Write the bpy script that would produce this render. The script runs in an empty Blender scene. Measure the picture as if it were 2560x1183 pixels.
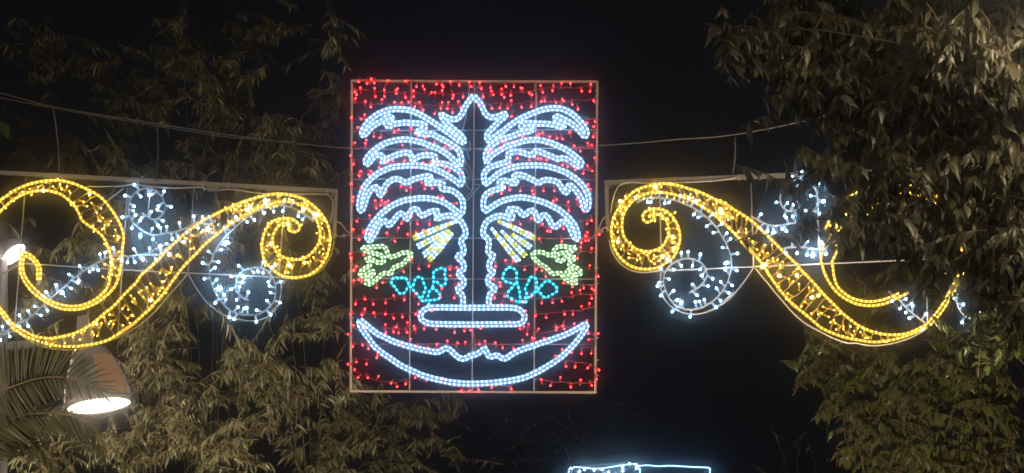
import bpy, math, random
import numpy as np
from mathutils import Vector, Matrix

random.seed(7)
RNG = np.random.default_rng(7)
SC = bpy.context.scene
COL = SC.collection

# ------------------------------------------------------------------ camera, sky, exposure
S = 0.0025            # metres per photograph pixel on the plane of the decorations
DIST = 16.0           # camera to that plane
CAM_Z, MID_Z = 1.6, 6.2

cam_d = bpy.data.cameras.new('camera')
cam = bpy.data.objects.new('camera', cam_d)
COL.objects.link(cam)
cam.location = (0, -DIST, CAM_Z)
cam.rotation_euler = (math.pi / 2, 0, 0)
cam_d.sensor_width = 36
cam_d.lens = 36 * DIST / (2560 * S)
cam_d.shift_y = (MID_Z - CAM_Z) / (2560 * S)
cam_d.clip_end = 900
SC.camera = cam

w = bpy.data.worlds.new('World')
SC.world = w
w.use_nodes = True
bg = w.node_tree.nodes['Background']
bg.inputs['Color'].default_value = (0.0062, 0.0060, 0.0076, 1)   # night sky over a lit town
bg.inputs['Strength'].default_value = 0.55

SC.view_settings.view_transform = 'Standard'
SC.view_settings.look = 'None'
SC.view_settings.exposure = 0.0
SC.view_settings.gamma = 1.0
cy = SC.cycles
cy.use_denoising = True
cy.max_bounces = 6
cy.diffuse_bounces = 3
cy.glossy_bounces = 3
cy.transmission_bounces = 4
cy.volume_bounces = 1
cy.transparent_max_bounces = 16
cy.sample_clamp_indirect = 4.0
cy.caustics_reflective = False
cy.caustics_refractive = False

WARM = (1.0, 0.81, 0.57)
# floodlights added outside the picture to light trees, palm and frames: (x, y, z, aim, watts, label)
ADDED_FLOODS = ((-5.3, 2.4, 6.2, (1.0, 0.62, -0.05), 880, 115, 'added fill light on a post past the left edge of the picture'),
          (-1.0, 2.0, 4.6, (-0.2, 1.0, 0.15), 600, 125, 'added fill light on a post under the palm panel'),
          (2.0, -1.8, 3.9, (0.3, 1.0, 0.42), 420, 130, 'added fill light on a post under the right hand leaves'),
          (-4.4, -5.0, 4.5, (0.42, 1.0, 0.06), 170, 52, 'added fill light on a post before the feather palm'),
          (0.6, 13.5, 6.3, (0.0, 1.0, 0.10), 420, 110, 'added fill light on a post further down the street'),
          (-3.9, -19.0, 8.2, (0.22, 1.0, -0.15), 2900, 140, 'tall added fill light on a post behind the viewer'))
TALL = (3.0, -2.9, 7.05)
TALL_E = 105


# ------------------------------------------------------------------ helpers
def P(X, Y, d=DIST):
    """World point seen at photograph pixel X, Y at depth d from the camera."""
    k = d / DIST
    return Vector(((X - 1280) * S * k, d - DIST, CAM_Z + (MID_Z - CAM_Z + (591.5 - Y) * S) * k))


def Z(ox, oy, pts, s=5.3758):
    return [(ox + x / s, oy + y / s) for x, y in pts]


def smooth(pts, step=3.0, closed=False):
    """Catmull-Rom through 2-D points, resampled to an even step."""
    p = [np.array(q, float) for q in pts]
    if closed:
        ctl = [p[-1]] + p + [p[0], p[1]]
    else:
        ctl = [2 * p[0] - p[1]] + p + [2 * p[-1] - p[-2]]
    out = []
    for i in range(1, len(ctl) - 2):
        a, b, c, d = ctl[i - 1:i + 3]
        n = max(2, int(np.linalg.norm(c - b) / 1.5))
        for k in range(n):
            t = k / n
            out.append(0.5 * (2 * b + (c - a) * t + (2 * a - 5 * b + 4 * c - d) * t * t + (3 * b - a - 3 * c + d) * t ** 3))
    out.append(ctl[-2])
    o = np.array(out)
    L = np.concatenate([[0], np.cumsum(np.linalg.norm(np.diff(o, axis=0), axis=1))])
    n = max(2, int(L[-1] / step) + 1)
    t = np.linspace(0, L[-1], n)
    return np.stack([np.interp(t, L, o[:, k]) for k in range(o.shape[1])], 1)


def offset(path, r):
    t = np.gradient(path, axis=0)
    # soften the direction so hairpins do not cross over
    k = np.ones(3) / 3
    t = np.stack([np.convolve(np.pad(t[:, i], 1, mode='edge'), k, 'valid') for i in range(2)], 1)
    t /= np.linalg.norm(t, axis=1)[:, None] + 1e-9
    return path + np.stack([-t[:, 1], t[:, 0]], 1) * r


def lift(path, y=0.0, d=DIST, wob=0.0):
    out = []
    for i, q in enumerate(path):
        v = P(q[0], q[1], d + y)
        if wob:
            v.y += wob * math.sin(i * 0.37 + q[0] * 0.05)
        out.append(v)
    return out


class MB:
    def __init__(self):
        self.v, self.f = [], []

    def add(self, vs, fs):
        b = len(self.v)
        self.v += [tuple(x) for x in vs]
        self.f += [tuple(b + i for i in f) for f in fs]

    def tube(self, pts, r, n=6, cap=True, r2=None):
        pts = [Vector(p) for p in pts]
        m = len(pts)
        t0 = (pts[1] - pts[0]).normalized()
        up = Vector((0, 1, 0)) if abs(t0.y) < 0.9 else Vector((1, 0, 0))
        nrm = (up - t0 * up.dot(t0)).normalized()
        vs, fs = [], []
        for i, p in enumerate(pts):
            t = (pts[min(i + 1, m - 1)] - pts[max(i - 1, 0)])
            t = t.normalized() if t.length > 1e-9 else t0
            nrm = (nrm - t * nrm.dot(t))
            nrm = nrm.normalized() if nrm.length > 1e-6 else t.orthogonal().normalized()
            bi = t.cross(nrm)
            rr = r if r2 is None else r + (r2 - r) * i / (m - 1)
            for k in range(n):
                a = 2 * math.pi * k / n
                vs.append(p + (nrm * math.cos(a) + bi * math.sin(a)) * rr)
        for i in range(m - 1):
            for k in range(n):
                fs.append((i * n + k, i * n + (k + 1) % n, (i + 1) * n + (k + 1) % n, (i + 1) * n + k))
        if cap:
            fs.append(tuple(range(n - 1, -1, -1)))
            fs.append(tuple((m - 1) * n + k for k in range(n)))
        self.add(vs, fs)

    def bar(self, a, b, wx, wy):
        """Rectangular bar from a to b; wx across in the picture plane, wy in depth."""
        a, b = Vector(a), Vector(b)
        t = (b - a).normalized()
        up = Vector((0, 1, 0)) if abs(t.y) < 0.9 else Vector((1, 0, 0))
        s = t.cross(up).normalized()
        u = s.cross(t)
        vs = []
        for p in (a, b):
            for i, j in ((-1, -1), (1, -1), (1, 1), (-1, 1)):
                vs.append(p + s * i * wx / 2 + u * j * wy / 2)
        self.add(vs, [(3, 2, 1, 0), (4, 5, 6, 7)] + [(i, (i + 1) % 4, 4 + (i + 1) % 4, 4 + i) for i in range(4)])

    def box(self, c, sx, sy, sz, M=None):
        vs = []
        for x in (-1, 1):
            for y in (-1, 1):
                for z in (-1, 1):
                    q = Vector((x * sx / 2, y * sy / 2, z * sz / 2))
                    vs.append(Vector(c) + (M @ q if M else q))
        self.add(vs, [(0, 1, 3, 2), (4, 6, 7, 5), (0, 4, 5, 1), (2, 3, 7, 6), (0, 2, 6, 4), (1, 5, 7, 3)])

    def lathe(self, c, prof, M=None, n=28, a0=0, a1=2 * math.pi):
        full = abs(a1 - a0 - 2 * math.pi) < 1e-6
        m = n if full else n + 1
        vs, fs = [], []
        for r, z in prof:
            for k in range(m):
                a = a0 + (a1 - a0) * k / n
                q = Vector((r * math.cos(a), r * math.sin(a), z))
                vs.append(Vector(c) + (M @ q if M else q))
        for i in range(len(prof) - 1):
            for k in range(n):
                k2 = (k + 1) % m
                fs.append((i * m + k, i * m + k2, (i + 1) * m + k2, (i + 1) * m + k))
        self.add(vs, fs)

    ICO = None

    def ico(self, c, r, t=None, stretch=1.0):
        if MB.ICO is None:
            g = (1 + 5 ** 0.5) / 2
            V = [(-1, g, 0), (1, g, 0), (-1, -g, 0), (1, -g, 0), (0, -1, g), (0, 1, g), (0, -1, -g), (0, 1, -g), (g, 0, -1), (g, 0, 1), (-g, 0, -1), (-g, 0, 1)]
            F = [(0, 11, 5), (0, 5, 1), (0, 1, 7), (0, 7, 10), (0, 10, 11), (1, 5, 9), (5, 11, 4), (11, 10, 2), (10, 7, 6), (7, 1, 8), (3, 9, 4), (3, 4, 2), (3, 2, 6), (3, 6, 8), (3, 8, 9), (4, 9, 5), (2, 4, 11), (6, 2, 10), (8, 6, 7), (9, 8, 1)]
            MB.ICO = ([Vector(v).normalized() for v in V], F)
        V, F = MB.ICO
        if t is not None:
            t = Vector(t).normalized()
            vs = [Vector(c) + (q + t * (q.dot(t) * (stretch - 1))) * r for q in V]
        else:
            vs = [Vector(c) + q * r for q in V]
        self.add(vs, F)

    def mesh(self, name, mat, org=(0, 0, 0), flat=False):
        me = bpy.data.meshes.new(name)
        o = Vector(org)
        me.from_pydata([(a - o.x, b - o.y, c - o.z) for a, b, c in self.v], [], self.f)
        me.materials.append(mat)
        if not flat:
            me.polygons.foreach_set('use_smooth', [True] * len(me.polygons))
        me.update()
        return me

    def build(self, name, mat, parent=None, flat=False):
        org = root_of(parent).location if parent else (0, 0, 0)
        o = bpy.data.objects.new(name, self.mesh(name, mat, org, flat))
        COL.objects.link(o)
        o.parent = parent
        return o


def root_of(o):
    while o.parent:
        o = o.parent
    return o


def thing(name, label, cat, loc, group=None):
    o = bpy.data.objects.new(name, None)
    o.empty_display_size = 0.1
    COL.objects.link(o)
    o.location = loc
    o['label'] = label
    o['category'] = cat
    if group:
        o['group'] = group
    return o


def tag(o, label, cat, group=None):
    o['label'] = label
    o['category'] = cat
    if group:
        o['group'] = group
    return o


def place(name, me, parent, M):
    """One more object that shares mesh me, standing at world matrix M."""
    o = bpy.data.objects.new(name, me)
    COL.objects.link(o)
    o.parent = parent
    o.matrix_basis = Matrix.Translation(-root_of(parent).location) @ M
    return o


# ------------------------------------------------------------------ materials
def mat(name, col, rough=0.6, metal=0.0, noise=0.0, scale=30, bump=0.0):
    m = bpy.data.materials.new(name)
    m.use_nodes = True
    nt = m.node_tree
    b = nt.nodes['Principled BSDF']
    b.inputs['Base Color'].default_value = (*col, 1)
    b.inputs['Roughness'].default_value = rough
    b.inputs['Metallic'].default_value = metal
    if noise:
        tc = nt.nodes.new('ShaderNodeTexCoord')
        n = nt.nodes.new('ShaderNodeTexNoise')
        n.inputs['Scale'].default_value = scale
        n.inputs['Detail'].default_value = 5
        r = nt.nodes.new('ShaderNodeMix')
        r.data_type = 'RGBA'
        r.inputs[6].default_value = (*[c * (1 - noise) for c in col], 1)
        r.inputs[7].default_value = (*[min(1, c * (1 + noise)) for c in col], 1)
        nt.links.new(tc.outputs['Object'], n.inputs['Vector'])
        nt.links.new(n.outputs['Fac'], r.inputs[0])
        nt.links.new(r.outputs[2], b.inputs['Base Color'])
        if bump:
            bp = nt.nodes.new('ShaderNodeBump')
            bp.inputs['Strength'].default_value = bump
            bp.inputs['Distance'].default_value = 0.01
            nt.links.new(n.outputs['Fac'], bp.inputs['Height'])
            nt.links.new(bp.outputs['Normal'], b.inputs['Normal'])
    return m


def glow(name, col, strength, clear=0.0, sample='NONE'):
    """Something that gives off light; clear lets part of what is behind show through."""
    m = bpy.data.materials.new(name)
    m.use_nodes = True
    nt = m.node_tree
    nt.nodes.remove(nt.nodes['Principled BSDF'])
    out = nt.nodes['Material Output']
    e = nt.nodes.new('ShaderNodeEmission')
    e.inputs['Color'].default_value = (*col, 1)
    e.inputs['Strength'].default_value = strength
    if clear:
        tr = nt.nodes.new('ShaderNodeBsdfTransparent')
        mx = nt.nodes.new('ShaderNodeMixShader')
        mx.inputs[0].default_value = 1 - clear
        nt.links.new(tr.outputs[0], mx.inputs[1])
        nt.links.new(e.outputs[0], mx.inputs[2])
        nt.links.new(mx.outputs[0], out.inputs['Surface'])
    else:
        nt.links.new(e.outputs[0], out.inputs['Surface'])
    m.cycles.emission_sampling = sample
    return m


def leaf_mat(name, a, b, rough=0.45, trans=0.25):
    m = bpy.data.materials.new(name)
    m.use_nodes = True
    nt = m.node_tree
    p = nt.nodes['Principled BSDF']
    p.inputs['Roughness'].default_value = rough
    g = nt.nodes.new('ShaderNodeNewGeometry')
    oi = nt.nodes.new('ShaderNodeObjectInfo')
    ad = nt.nodes.new('ShaderNodeMath')
    ad.operation = 'ADD'
    fr = nt.nodes.new('ShaderNodeMath')
    fr.operation = 'FRACT'
    nt.links.new(g.outputs['Random Per Island'], ad.inputs[0])
    nt.links.new(oi.outputs['Random'], ad.inputs[1])
    nt.links.new(ad.outputs[0], fr.inputs[0])
    mx = nt.nodes.new('ShaderNodeMix')
    mx.data_type = 'RGBA'
    mx.inputs[6].default_value = (*a, 1)
    mx.inputs[7].default_value = (*b, 1)
    nt.links.new(fr.outputs[0], mx.inputs[0])
    tc = nt.nodes.new('ShaderNodeTexCoord')
    n = nt.nodes.new('ShaderNodeTexNoise')
    n.inputs['Scale'].default_value = 45
    n.inputs['Detail'].default_value = 3
    nt.links.new(tc.outputs['Object'], n.inputs['Vector'])
    mr = nt.nodes.new('ShaderNodeMapRange')
    mr.inputs[3].default_value = 0.7
    mr.inputs[4].default_value = 1.3
    nt.links.new(n.outputs['Fac'], mr.inputs[0])
    hs = nt.nodes.new('ShaderNodeMix')
    hs.data_type = 'RGBA'
    hs.blend_type = 'MULTIPLY'
    hs.inputs[0].default_value = 1
    nt.links.new(mx.outputs[2], hs.inputs[6])
    nt.links.new(mr.outputs[0], hs.inputs[7])
    nt.links.new(hs.outputs[2], p.inputs['Base Color'])
    tl = nt.nodes.new('ShaderNodeBsdfTranslucent')
    nt.links.new(hs.outputs[2], tl.inputs['Color'])
    ms = nt.nodes.new('ShaderNodeMixShader')
    ms.inputs[0].default_value = trans
    out = nt.nodes['Material Output']
    nt.links.new(p.outputs[0], ms.inputs[1])
    nt.links.new(tl.outputs[0], ms.inputs[2])
    nt.links.new(ms.outputs[0], out.inputs['Surface'])
    return m


M_ALU = mat('bare_aluminium_tube', (0.74, 0.66, 0.56), 0.42, 0.35, 0.18, 60)
M_BAR = mat('grey_box_section', (0.34, 0.30, 0.27), 0.5, 0.25, 0.2, 40)
M_ROD = mat('thin_steel_rod', (0.55, 0.52, 0.50), 0.4, 0.3, 0.15, 80)
M_WIRE_R = mat('red_flex', (0.42, 0.10, 0.11), 0.5)
M_WIRE_W = mat('clear_flex', (0.78, 0.77, 0.78), 0.35)
M_WIRE_Y = mat('yellowish_flex', (0.62, 0.46, 0.20), 0.4)
M_CABLE = mat('dark_steel_cable', (0.24, 0.22, 0.21), 0.55, 0.2)
M_CLEARSOCK = mat('clear_socket', (0.62, 0.34, 0.36), 0.3)
M_TIE = mat('pale_cable_tie', (0.6, 0.58, 0.55), 0.4)
M_BOXP = mat('junction_box_plastic', (0.33, 0.30, 0.30), 0.5, 0, 0.1, 50)

# LED colours: (sleeve colour, sleeve strength, LED colour, LED strength)
LED = {
    'white': ((0.33, 0.59, 1.0), 1.08, (0.26, 0.56, 1.0), 42.0),
    'yellow': ((1.0, 0.58, 0.06), 0.92, (1.0, 0.60, 0.07), 15.0),
    'gold': ((0.90, 0.88, 0.03), 0.85, (0.98, 1.0, 0.18), 4.0),
    'green': ((0.44, 0.88, 0.36), 0.72, (0.55, 1.0, 0.48), 20.0),
    'teal': ((0.0, 0.36, 0.52), 0.72, (0.06, 0.66, 1.0), 13.0),
}
M_SLEEVE = {k: glow(k + '_lit_pvc_sleeve', v[0], v[1], 0.3) for k, v in LED.items()}
M_LED = {k: glow(k + '_led', v[2], v[3], 0, 'FRONT') for k, v in LED.items()}
M_RED_LED = glow('red_led', (1.0, 0.03, 0.035), 24.0, 0, 'FRONT')
M_RED_CAP = glow('red_lit_cap', (1.0, 0.012, 0.02), 0.9, 0.3)
M_WH_LED = glow('cool_white_led', (0.42, 0.74, 1.0), 28.0, 0, 'FRONT')
M_WH_CAP = glow('cool_white_lit_cap', (0.45, 0.70, 1.0), 1.0, 0.2)
M_YE_LED = glow('amber_led', (1.0, 0.64, 0.11), 16.0, 0, 'FRONT')
M_YE_CAP = glow('amber_lit_cap', (1.0, 0.50, 0.03), 0.8, 0.2)

# ------------------------------------------------------------------ ground (below the picture)
def sheet(name, x0, x1, y0, y1, z, m):
    b = MB()
    b.add([(x0, y0, z), (x1, y0, z), (x1, y1, z), (x0, y1, z)], [(0, 1, 2, 3)])
    o = b.build(name, m, flat=True)
    o['kind'] = 'structure'
    return o


sheet('ground', -400, 400, -400, 400, -0.14, mat('dry_earth', (0.13, 0.11, 0.08), 0.9, 0, 0.4, 3))
sheet('road', -3.2, 3.2, -200, 200, -0.12, mat('asphalt', (0.05, 0.05, 0.052), 0.85, 0, 0.3, 20, 0.3))
for x0, x1 in ((-8.0, -3.2), (3.2, 8.0)):
    b = MB()
    b.box(((x0 + x1) / 2, 0, -0.065), x1 - x0, 400, 0.13)
    b.build('pavement', mat('pale_paving', (0.28, 0.26, 0.23), 0.8, 0, 0.25, 8), flat=True)['kind'] = 'structure'
b = MB()
for k in range(-30, 40):
    b.add([(-0.06, k * 4, -0.116), (0.06, k * 4, -0.116), (0.06, k * 4 + 1.6, -0.116), (-0.06, k * 4 + 1.6, -0.116)], [(0, 1, 2, 3)])
b.build('road_marking', mat('white_road_paint', (0.7, 0.7, 0.68), 0.7, 0, 0.2, 20), flat=True)['kind'] = 'structure'


# ------------------------------------------------------------------ lit rope
def rope(paths, kind, parent, y=-0.016, r=3.8, led=1.95, gap=11.5, d=DIST, name='rope_light', sc=1.0):
    """A part: the clear sleeve; its LEDs are one sub-part (each is far under 10 px)."""
    b, q = MB(), MB()
    k = S * d / DIST
    for pth in paths:
        b.tube(lift(pth[::2] if len(pth) > 8 else pth, y, d), r * k, 6)
        L = np.concatenate([[0], np.cumsum(np.linalg.norm(np.diff(pth, axis=0), axis=1))])
        pos = random.uniform(1, gap * 0.6)
        while pos < L[-1]:
            x = np.interp(pos, L, pth[:, 0])
            z = np.interp(pos, L, pth[:, 1])
            i = min(len(pth) - 2, max(0, int(np.searchsorted(L, pos)) - 1))
            t = P(*pth[i + 1], d) - P(*pth[i], d)
            q.ico(P(x, z, d + y), led * k * random.uniform(0.86, 1.12), t, 1.35)
            pos += gap * random.uniform(0.95, 1.05)
    o = b.build(name, M_SLEEVE[kind], parent)
    l = q.build('led', M_LED[kind], o)
    l['kind'] = 'stuff'
    return o


def double(pts, kind, parent, sep=4.3, closed=False, **kw):
    p = smooth(pts, 2.5, closed)
    if closed:
        for s_ in (sep, -sep):
            o = rope([offset(p, s_)], kind, parent, **kw)
        return o
    # one rope laid out and back, bent round in a hairpin
    return rope([np.concatenate([offset(p, sep), offset(p, -sep)[::-1]])], kind, parent, **kw)


def rods(specs, m, parent, name='rod', y=0.006, r=1.6, wob=0):
    for s in specs:
        b = MB()
        p = smooth(s, 9) if len(s) > 2 else np.array(s, float)
        b.tube(lift(p, y), r * S, 6)
        b.build(name, m, parent)


# little rod-shaped LED of a light string: a clear cap with a glowing die at its tip, along +Z, in metres
def bulb_mesh(name, m_cap, m_led, m_sock, L=15, rc=2.2, led=2.7, sock=0.45):
    me_parts = []
    b = MB()
    b.tube([(0, 0, 0), (0, 0, sock * L * S)], 1.9 * S, 6)
    n0 = len(b.f)
    b.tube([(0, 0, sock * L * S), (0, 0, 0.72 * L * S), (0, 0, 0.98 * L * S), (0, 0, 1.12 * L * S)], rc * S, 6)
    n1 = len(b.f)
    b.ico((0, 0, 1.0 * L * S), led * S, (0, 0, 1), 1.15)
    me = b.mesh(name, m_sock)
    me.materials.append(m_cap)
    me.materials.append(m_led)
    idx = [0] * n0 + [1] * (n1 - n0) + [2] * (len(b.f) - n1)
    me.polygons.foreach_set('material_index', idx)
    return me


def aim(p, v):
    return Matrix.Translation(p) @ Vector(v).to_track_quat('Z', 'Y').to_matrix().to_4x4()


# ------------------------------------------------------------------ THE CENTRAL PANEL
panel = thing('palm_decoration', 'upright rectangular light panel with a white palm, birds, smile and red bulbs', 'light decoration', P(1183, 983))
A, B_, C_, D_, E_, F_, G_, H_ = (860, 180), (1180, 180), (860, 390), (1180, 390), (860, 590), (1180, 590), (860, 780), (1180, 780)
z = lambda o, p: Z(o[0], o[1], p)

TL, TR, BL, BR = (880, 203), (1493, 205), (877, 979), (1488, 982)
FW = 5.4 * S
for a, c in ((TL, TR), (BL, BR)):
    b = MB()
    b.bar(P(a[0] - 3, a[1]), P(c[0] + 3, c[1]), FW, FW)
    b.build('frame_rail', M_ALU, panel, flat=True)
for a, c in ((TL, BL), (TR, BR)):
    b = MB()
    b.bar(P(a[0], a[1] + 3.2), P(c[0], c[1] - 3.2), FW, FW)
    b.build('frame_rail', M_ALU, panel, flat=True)
for a, c in (((1028, 207), (1024, 977)), ((1186, 207), (1180, 978)), ((1340, 207), (1335, 978))):
    b = MB()
    b.bar(P(*a, DIST + 0.004), P(*c, DIST + 0.004), 3.4 * S, 3.4 * S)
    b.build('grid_rod', M_ROD, panel, flat=True)
for y0, y1 in ((327, 325), (373, 371), (448, 449), (595, 597), (697, 698), (860, 861)):
    b = MB()
    b.tube([P(881, y0, DIST + 0.016), P(1185, (y0 + y1) / 2, DIST + 0.016), P(1490, y1, DIST + 0.016)], 1.3 * S, 6)
    b.build('grid_rod', M_ROD, panel)
# cable ties on the uprights
for x, xs in ((879, 1), (1491, 1)):
    for yy in (232, 262, 330, 373, 408, 440, 512, 541, 666, 711, 800, 850, 903, 935):
        b = MB()
        b.box(P(x, yy + random.uniform(-6, 6), DIST), 10.5 * S, 9.0 * S, 1.6 * S)
        b.build('cable_tie', M_TIE, panel, flat=True)
for xx in (950, 1104, 1158, 1260, 1286, 1420):
    b = MB()
    b.box(P(xx, 204, DIST), 1.6 * S, 9.0 * S, 10 * S)
    b.build('cable_tie', M_TIE, panel, flat=True)

left_palm = (
    z(A, [(1740, 320), (1692, 375), (1645, 440), (1612, 505), (1575, 580), (1515, 632), (1450, 635), (1395, 618), (1345, 590), (1300, 570),
          (1330, 630), (1385, 700), (1465, 762), (1545, 830), (1600, 890), (1608, 950),
          (1540, 918), (1480, 875), (1420, 830), (1350, 780), (1270, 725), (1200, 680), (1130, 635), (1060, 592), (990, 558), (910, 525), (840, 507), (770, 503), (690, 500), (610, 508), (540, 530), (470, 560), (400, 605), (345, 650), (300, 700), (265, 760), (240, 815), (256, 855),
          (300, 825), (345, 770), (395, 725), (450, 690), (510, 658), (560, 618), (610, 597), (648, 625), (600, 655), (560, 692), (590, 728), (640, 722), (680, 700), (740, 692), (810, 682), (880, 685), (950, 690), (1030, 695), (1095, 728), (1050, 772), (975, 808), (1040, 832), (1110, 838), (1190, 838), (1260, 875), (1330, 910), (1400, 950), (1460, 990), (1520, 1030), (1555, 1080), (1574, 1150)])
    + z(C_, [(1575, 60), (1560, 125), (1500, 75), (1440, 22)])
    + z(A, [(1395, 1110), (1330, 1070), (1260, 1030), (1190, 1005), (1120, 975), (1050, 948), (980, 930), (910, 915), (840, 908), (760, 910), (690, 920), (610, 940), (540, 965), (470, 1005), (410, 1050), (350, 1105), (303, 1165)])
    + z(C_, [(288, 75), (312, 112), (350, 75), (390, 22), (450, -10), (505, -5), (530, 30), (512, 84), (560, 55), (612, 25), (670, 0), (740, -25), (820, -42), (885, -36), (905, 20), (925, 52), (975, 25), (1020, 2), (1090, -10), (1170, -8), (1225, 10), (1222, 55), (1196, 90), (1250, 96), (1320, 104), (1390, 118), (1440, 140), (1500, 172), (1558, 215), (1585, 270), (1592, 330), (1565, 388),
             (1530, 360), (1470, 315), (1410, 275), (1350, 240), (1290, 210), (1220, 180), (1150, 155), (1070, 140), (1000, 130), (930, 128), (860, 130), (790, 135), (720, 140), (650, 150), (580, 175), (510, 205), (440, 245), (380, 290), (330, 340), (290, 390), (260, 440), (240, 490), (220, 550), (207, 620), (202, 690), (228, 742), (258, 700), (280, 640), (295, 580), (325, 515), (365, 455), (420, 418), (458, 440), (465, 490), (485, 535), (522, 480), (545, 420), (592, 360), (650, 322), (710, 310), (770, 328), (830, 360), (880, 340), (940, 312), (1000, 296), (1070, 278), (1140, 272), (1172, 300), (1125, 335), (1110, 368), (1165, 366), (1240, 364), (1315, 370), (1340, 395), (1302, 425), (1340, 452), (1400, 452), (1460, 470), (1520, 510), (1570, 560), (1595, 620), (1602, 690), (1592, 750), (1565, 782),
             (1510, 740), (1440, 690), (1380, 645), (1310, 610), (1240, 590), (1170, 575), (1100, 568), (1030, 568), (960, 575), (890, 585), (820, 595), (750, 620), (680, 650), (610, 690), (560, 730), (510, 770), (460, 820), (420, 870), (380, 920), (345, 980), (320, 1040), (310, 1095), (345, 1140), (380, 1095), (420, 1030), (450, 965), (495, 900), (540, 872), (575, 895), (600, 935), (650, 892), (695, 830), (750, 775), (792, 785), (832, 845), (862, 830), (885, 760), (930, 715), (985, 722), (1020, 782), (1060, 802), (1120, 768), (1190, 742), (1248, 738), (1255, 785), (1235, 832), (1280, 838), (1335, 814), (1400, 802), (1470, 808), (1530, 842), (1580, 890), (1612, 950), (1632, 1010), (1632, 1070)])
    + z(E_, [(1590, 35), (1572, 85), (1598, 140), (1610, 200), (1588, 250), (1530, 262), (1535, 300), (1585, 340), (1612, 400), (1600, 455), (1545, 485), (1550, 535), (1595, 570), (1612, 630), (1588, 675), (1530, 702), (1545, 750), (1585, 790), (1600, 840), (1598, 900), (1600, 950)]))
right_palm = (
    z(B_, [(22, 320), (70, 372), (115, 430), (150, 500), (182, 562), (235, 605), (300, 608), (370, 590), (435, 560), (455, 585), (405, 630), (350, 680), (290, 740), (232, 800), (200, 850), (205, 905), (240, 925),
           (290, 885), (350, 842), (420, 792), (490, 735), (560, 685), (620, 645), (690, 610), (760, 578), (830, 548), (900, 522), (970, 502), (1040, 492), (1110, 487), (1180, 492), (1250, 512), (1310, 542), (1370, 582), (1420, 630), (1470, 682), (1510, 740), (1538, 800), (1538, 850), (1508, 862), (1462, 815), (1420, 765), (1362, 712), (1300, 672), (1240, 640), (1180, 610), (1140, 596), (1115, 625), (1160, 668), (1218, 690), (1235, 728), (1180, 738), (1110, 712), (1040, 702), (970, 695), (890, 695), (820, 690), (740, 690), (670, 704), (655, 738), (705, 752), (770, 745), (812, 775), (760, 800), (680, 812), (610, 835), (540, 862), (470, 882), (400, 905), (330, 942), (270, 982), (222, 1030), (190, 1090), (182, 1150), (200, 1210),
           (250, 1135), (320, 1085), (390, 1042), (460, 1002), (530, 977), (600, 960), (660, 940), (730, 922), (810, 914), (890, 914), (960, 926), (1030, 946), (1100, 968), (1170, 1000), (1240, 1032), (1300, 1070), (1360, 1112), (1415, 1160), (1452, 1190), (1475, 1235), (1430, 1272), (1370, 1235), (1310, 1195), (1250, 1162), (1200, 1160), (1150, 1168), (1085, 1142), (1010, 1112), (940, 1082), (870, 1058), (830, 1078), (818, 1118), (760, 1110), (690, 1088), (620, 1072), (550, 1078), (488, 1102), (490, 1150), (490, 1195)])
    + z(D_, [(430, 92), (360, 112), (290, 132), (230, 162), (182, 205), (158, 260), (162, 320), (185, 375),
             (235, 338), (292, 290), (350, 242), (420, 202), (490, 172), (560, 152), (640, 137), (720, 130), (800, 128), (880, 126), (960, 132), (1040, 146), (1110, 166), (1180, 190), (1250, 217), (1320, 257), (1390, 302), (1440, 350), (1490, 402), (1530, 462), (1558, 530), (1568, 600), (1566, 670), (1548, 718), (1512, 716), (1492, 660), (1480, 600), (1455, 548), (1415, 490), (1365, 430), (1315, 392), (1285, 420), (1290, 468), (1262, 494), (1222, 458), (1190, 400), (1150, 352), (1090, 332), (1030, 322), (960, 328), (920, 352), (880, 358), (830, 330), (770, 300), (710, 268), (640, 252), (580, 258), (560, 305), (600, 352), (550, 372), (490, 340), (430, 332), (375, 345), (372, 400), (425, 425), (380, 442), (310, 455), (240, 482), (185, 525), (158, 590), (152, 660), (162, 715), (190, 738),
             (240, 700), (300, 662), (360, 627), (430, 597), (510, 577), (590, 562), (670, 557), (740, 567), (820, 582), (890, 600), (960, 622), (1030, 652), (1100, 687), (1170, 724), (1230, 772), (1290, 822), (1340, 880), (1380, 932), (1408, 1000), (1422, 1070), (1412, 1122), (1372, 1085), (1340, 1020), (1315, 960), (1285, 912), (1240, 882), (1185, 895), (1150, 940), (1110, 955), (1070, 915), (1035, 850), (990, 798), (945, 800), (915, 850), (872, 862), (858, 790), (828, 735), (770, 745), (712, 790), (670, 785), (630, 730), (560, 712), (495, 718), (490, 755), (540, 795), (545, 835), (490, 835), (440, 812), (370, 804), (300, 822), (240, 852), (192, 892), (162, 950), (148, 1020), (160, 1070)])
    + z(F_, [(215, 40), (228, 110), (216, 180), (228, 232), (285, 258), (268, 300), (240, 350), (232, 400), (242, 448), (288, 478), (258, 520), (222, 560), (216, 620), (244, 660), (305, 692), (288, 742), (246, 780), (230, 830), (225, 890), (235, 940)]))
double(left_palm, 'white', panel, name='palm_outline')
double(right_palm, 'white', panel, name='palm_outline')
double([(1090, 769), (1145, 769.5), (1200, 769.5), (1250, 769), (1290, 771), (1308, 783), (1311, 797), (1300, 809), (1270, 811), (1220, 811), (1170, 811.5), (1120, 811), (1075, 809), (1055, 800), (1052, 786), (1064, 773)], 'white', panel, closed=True, name='base_outline')
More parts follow.
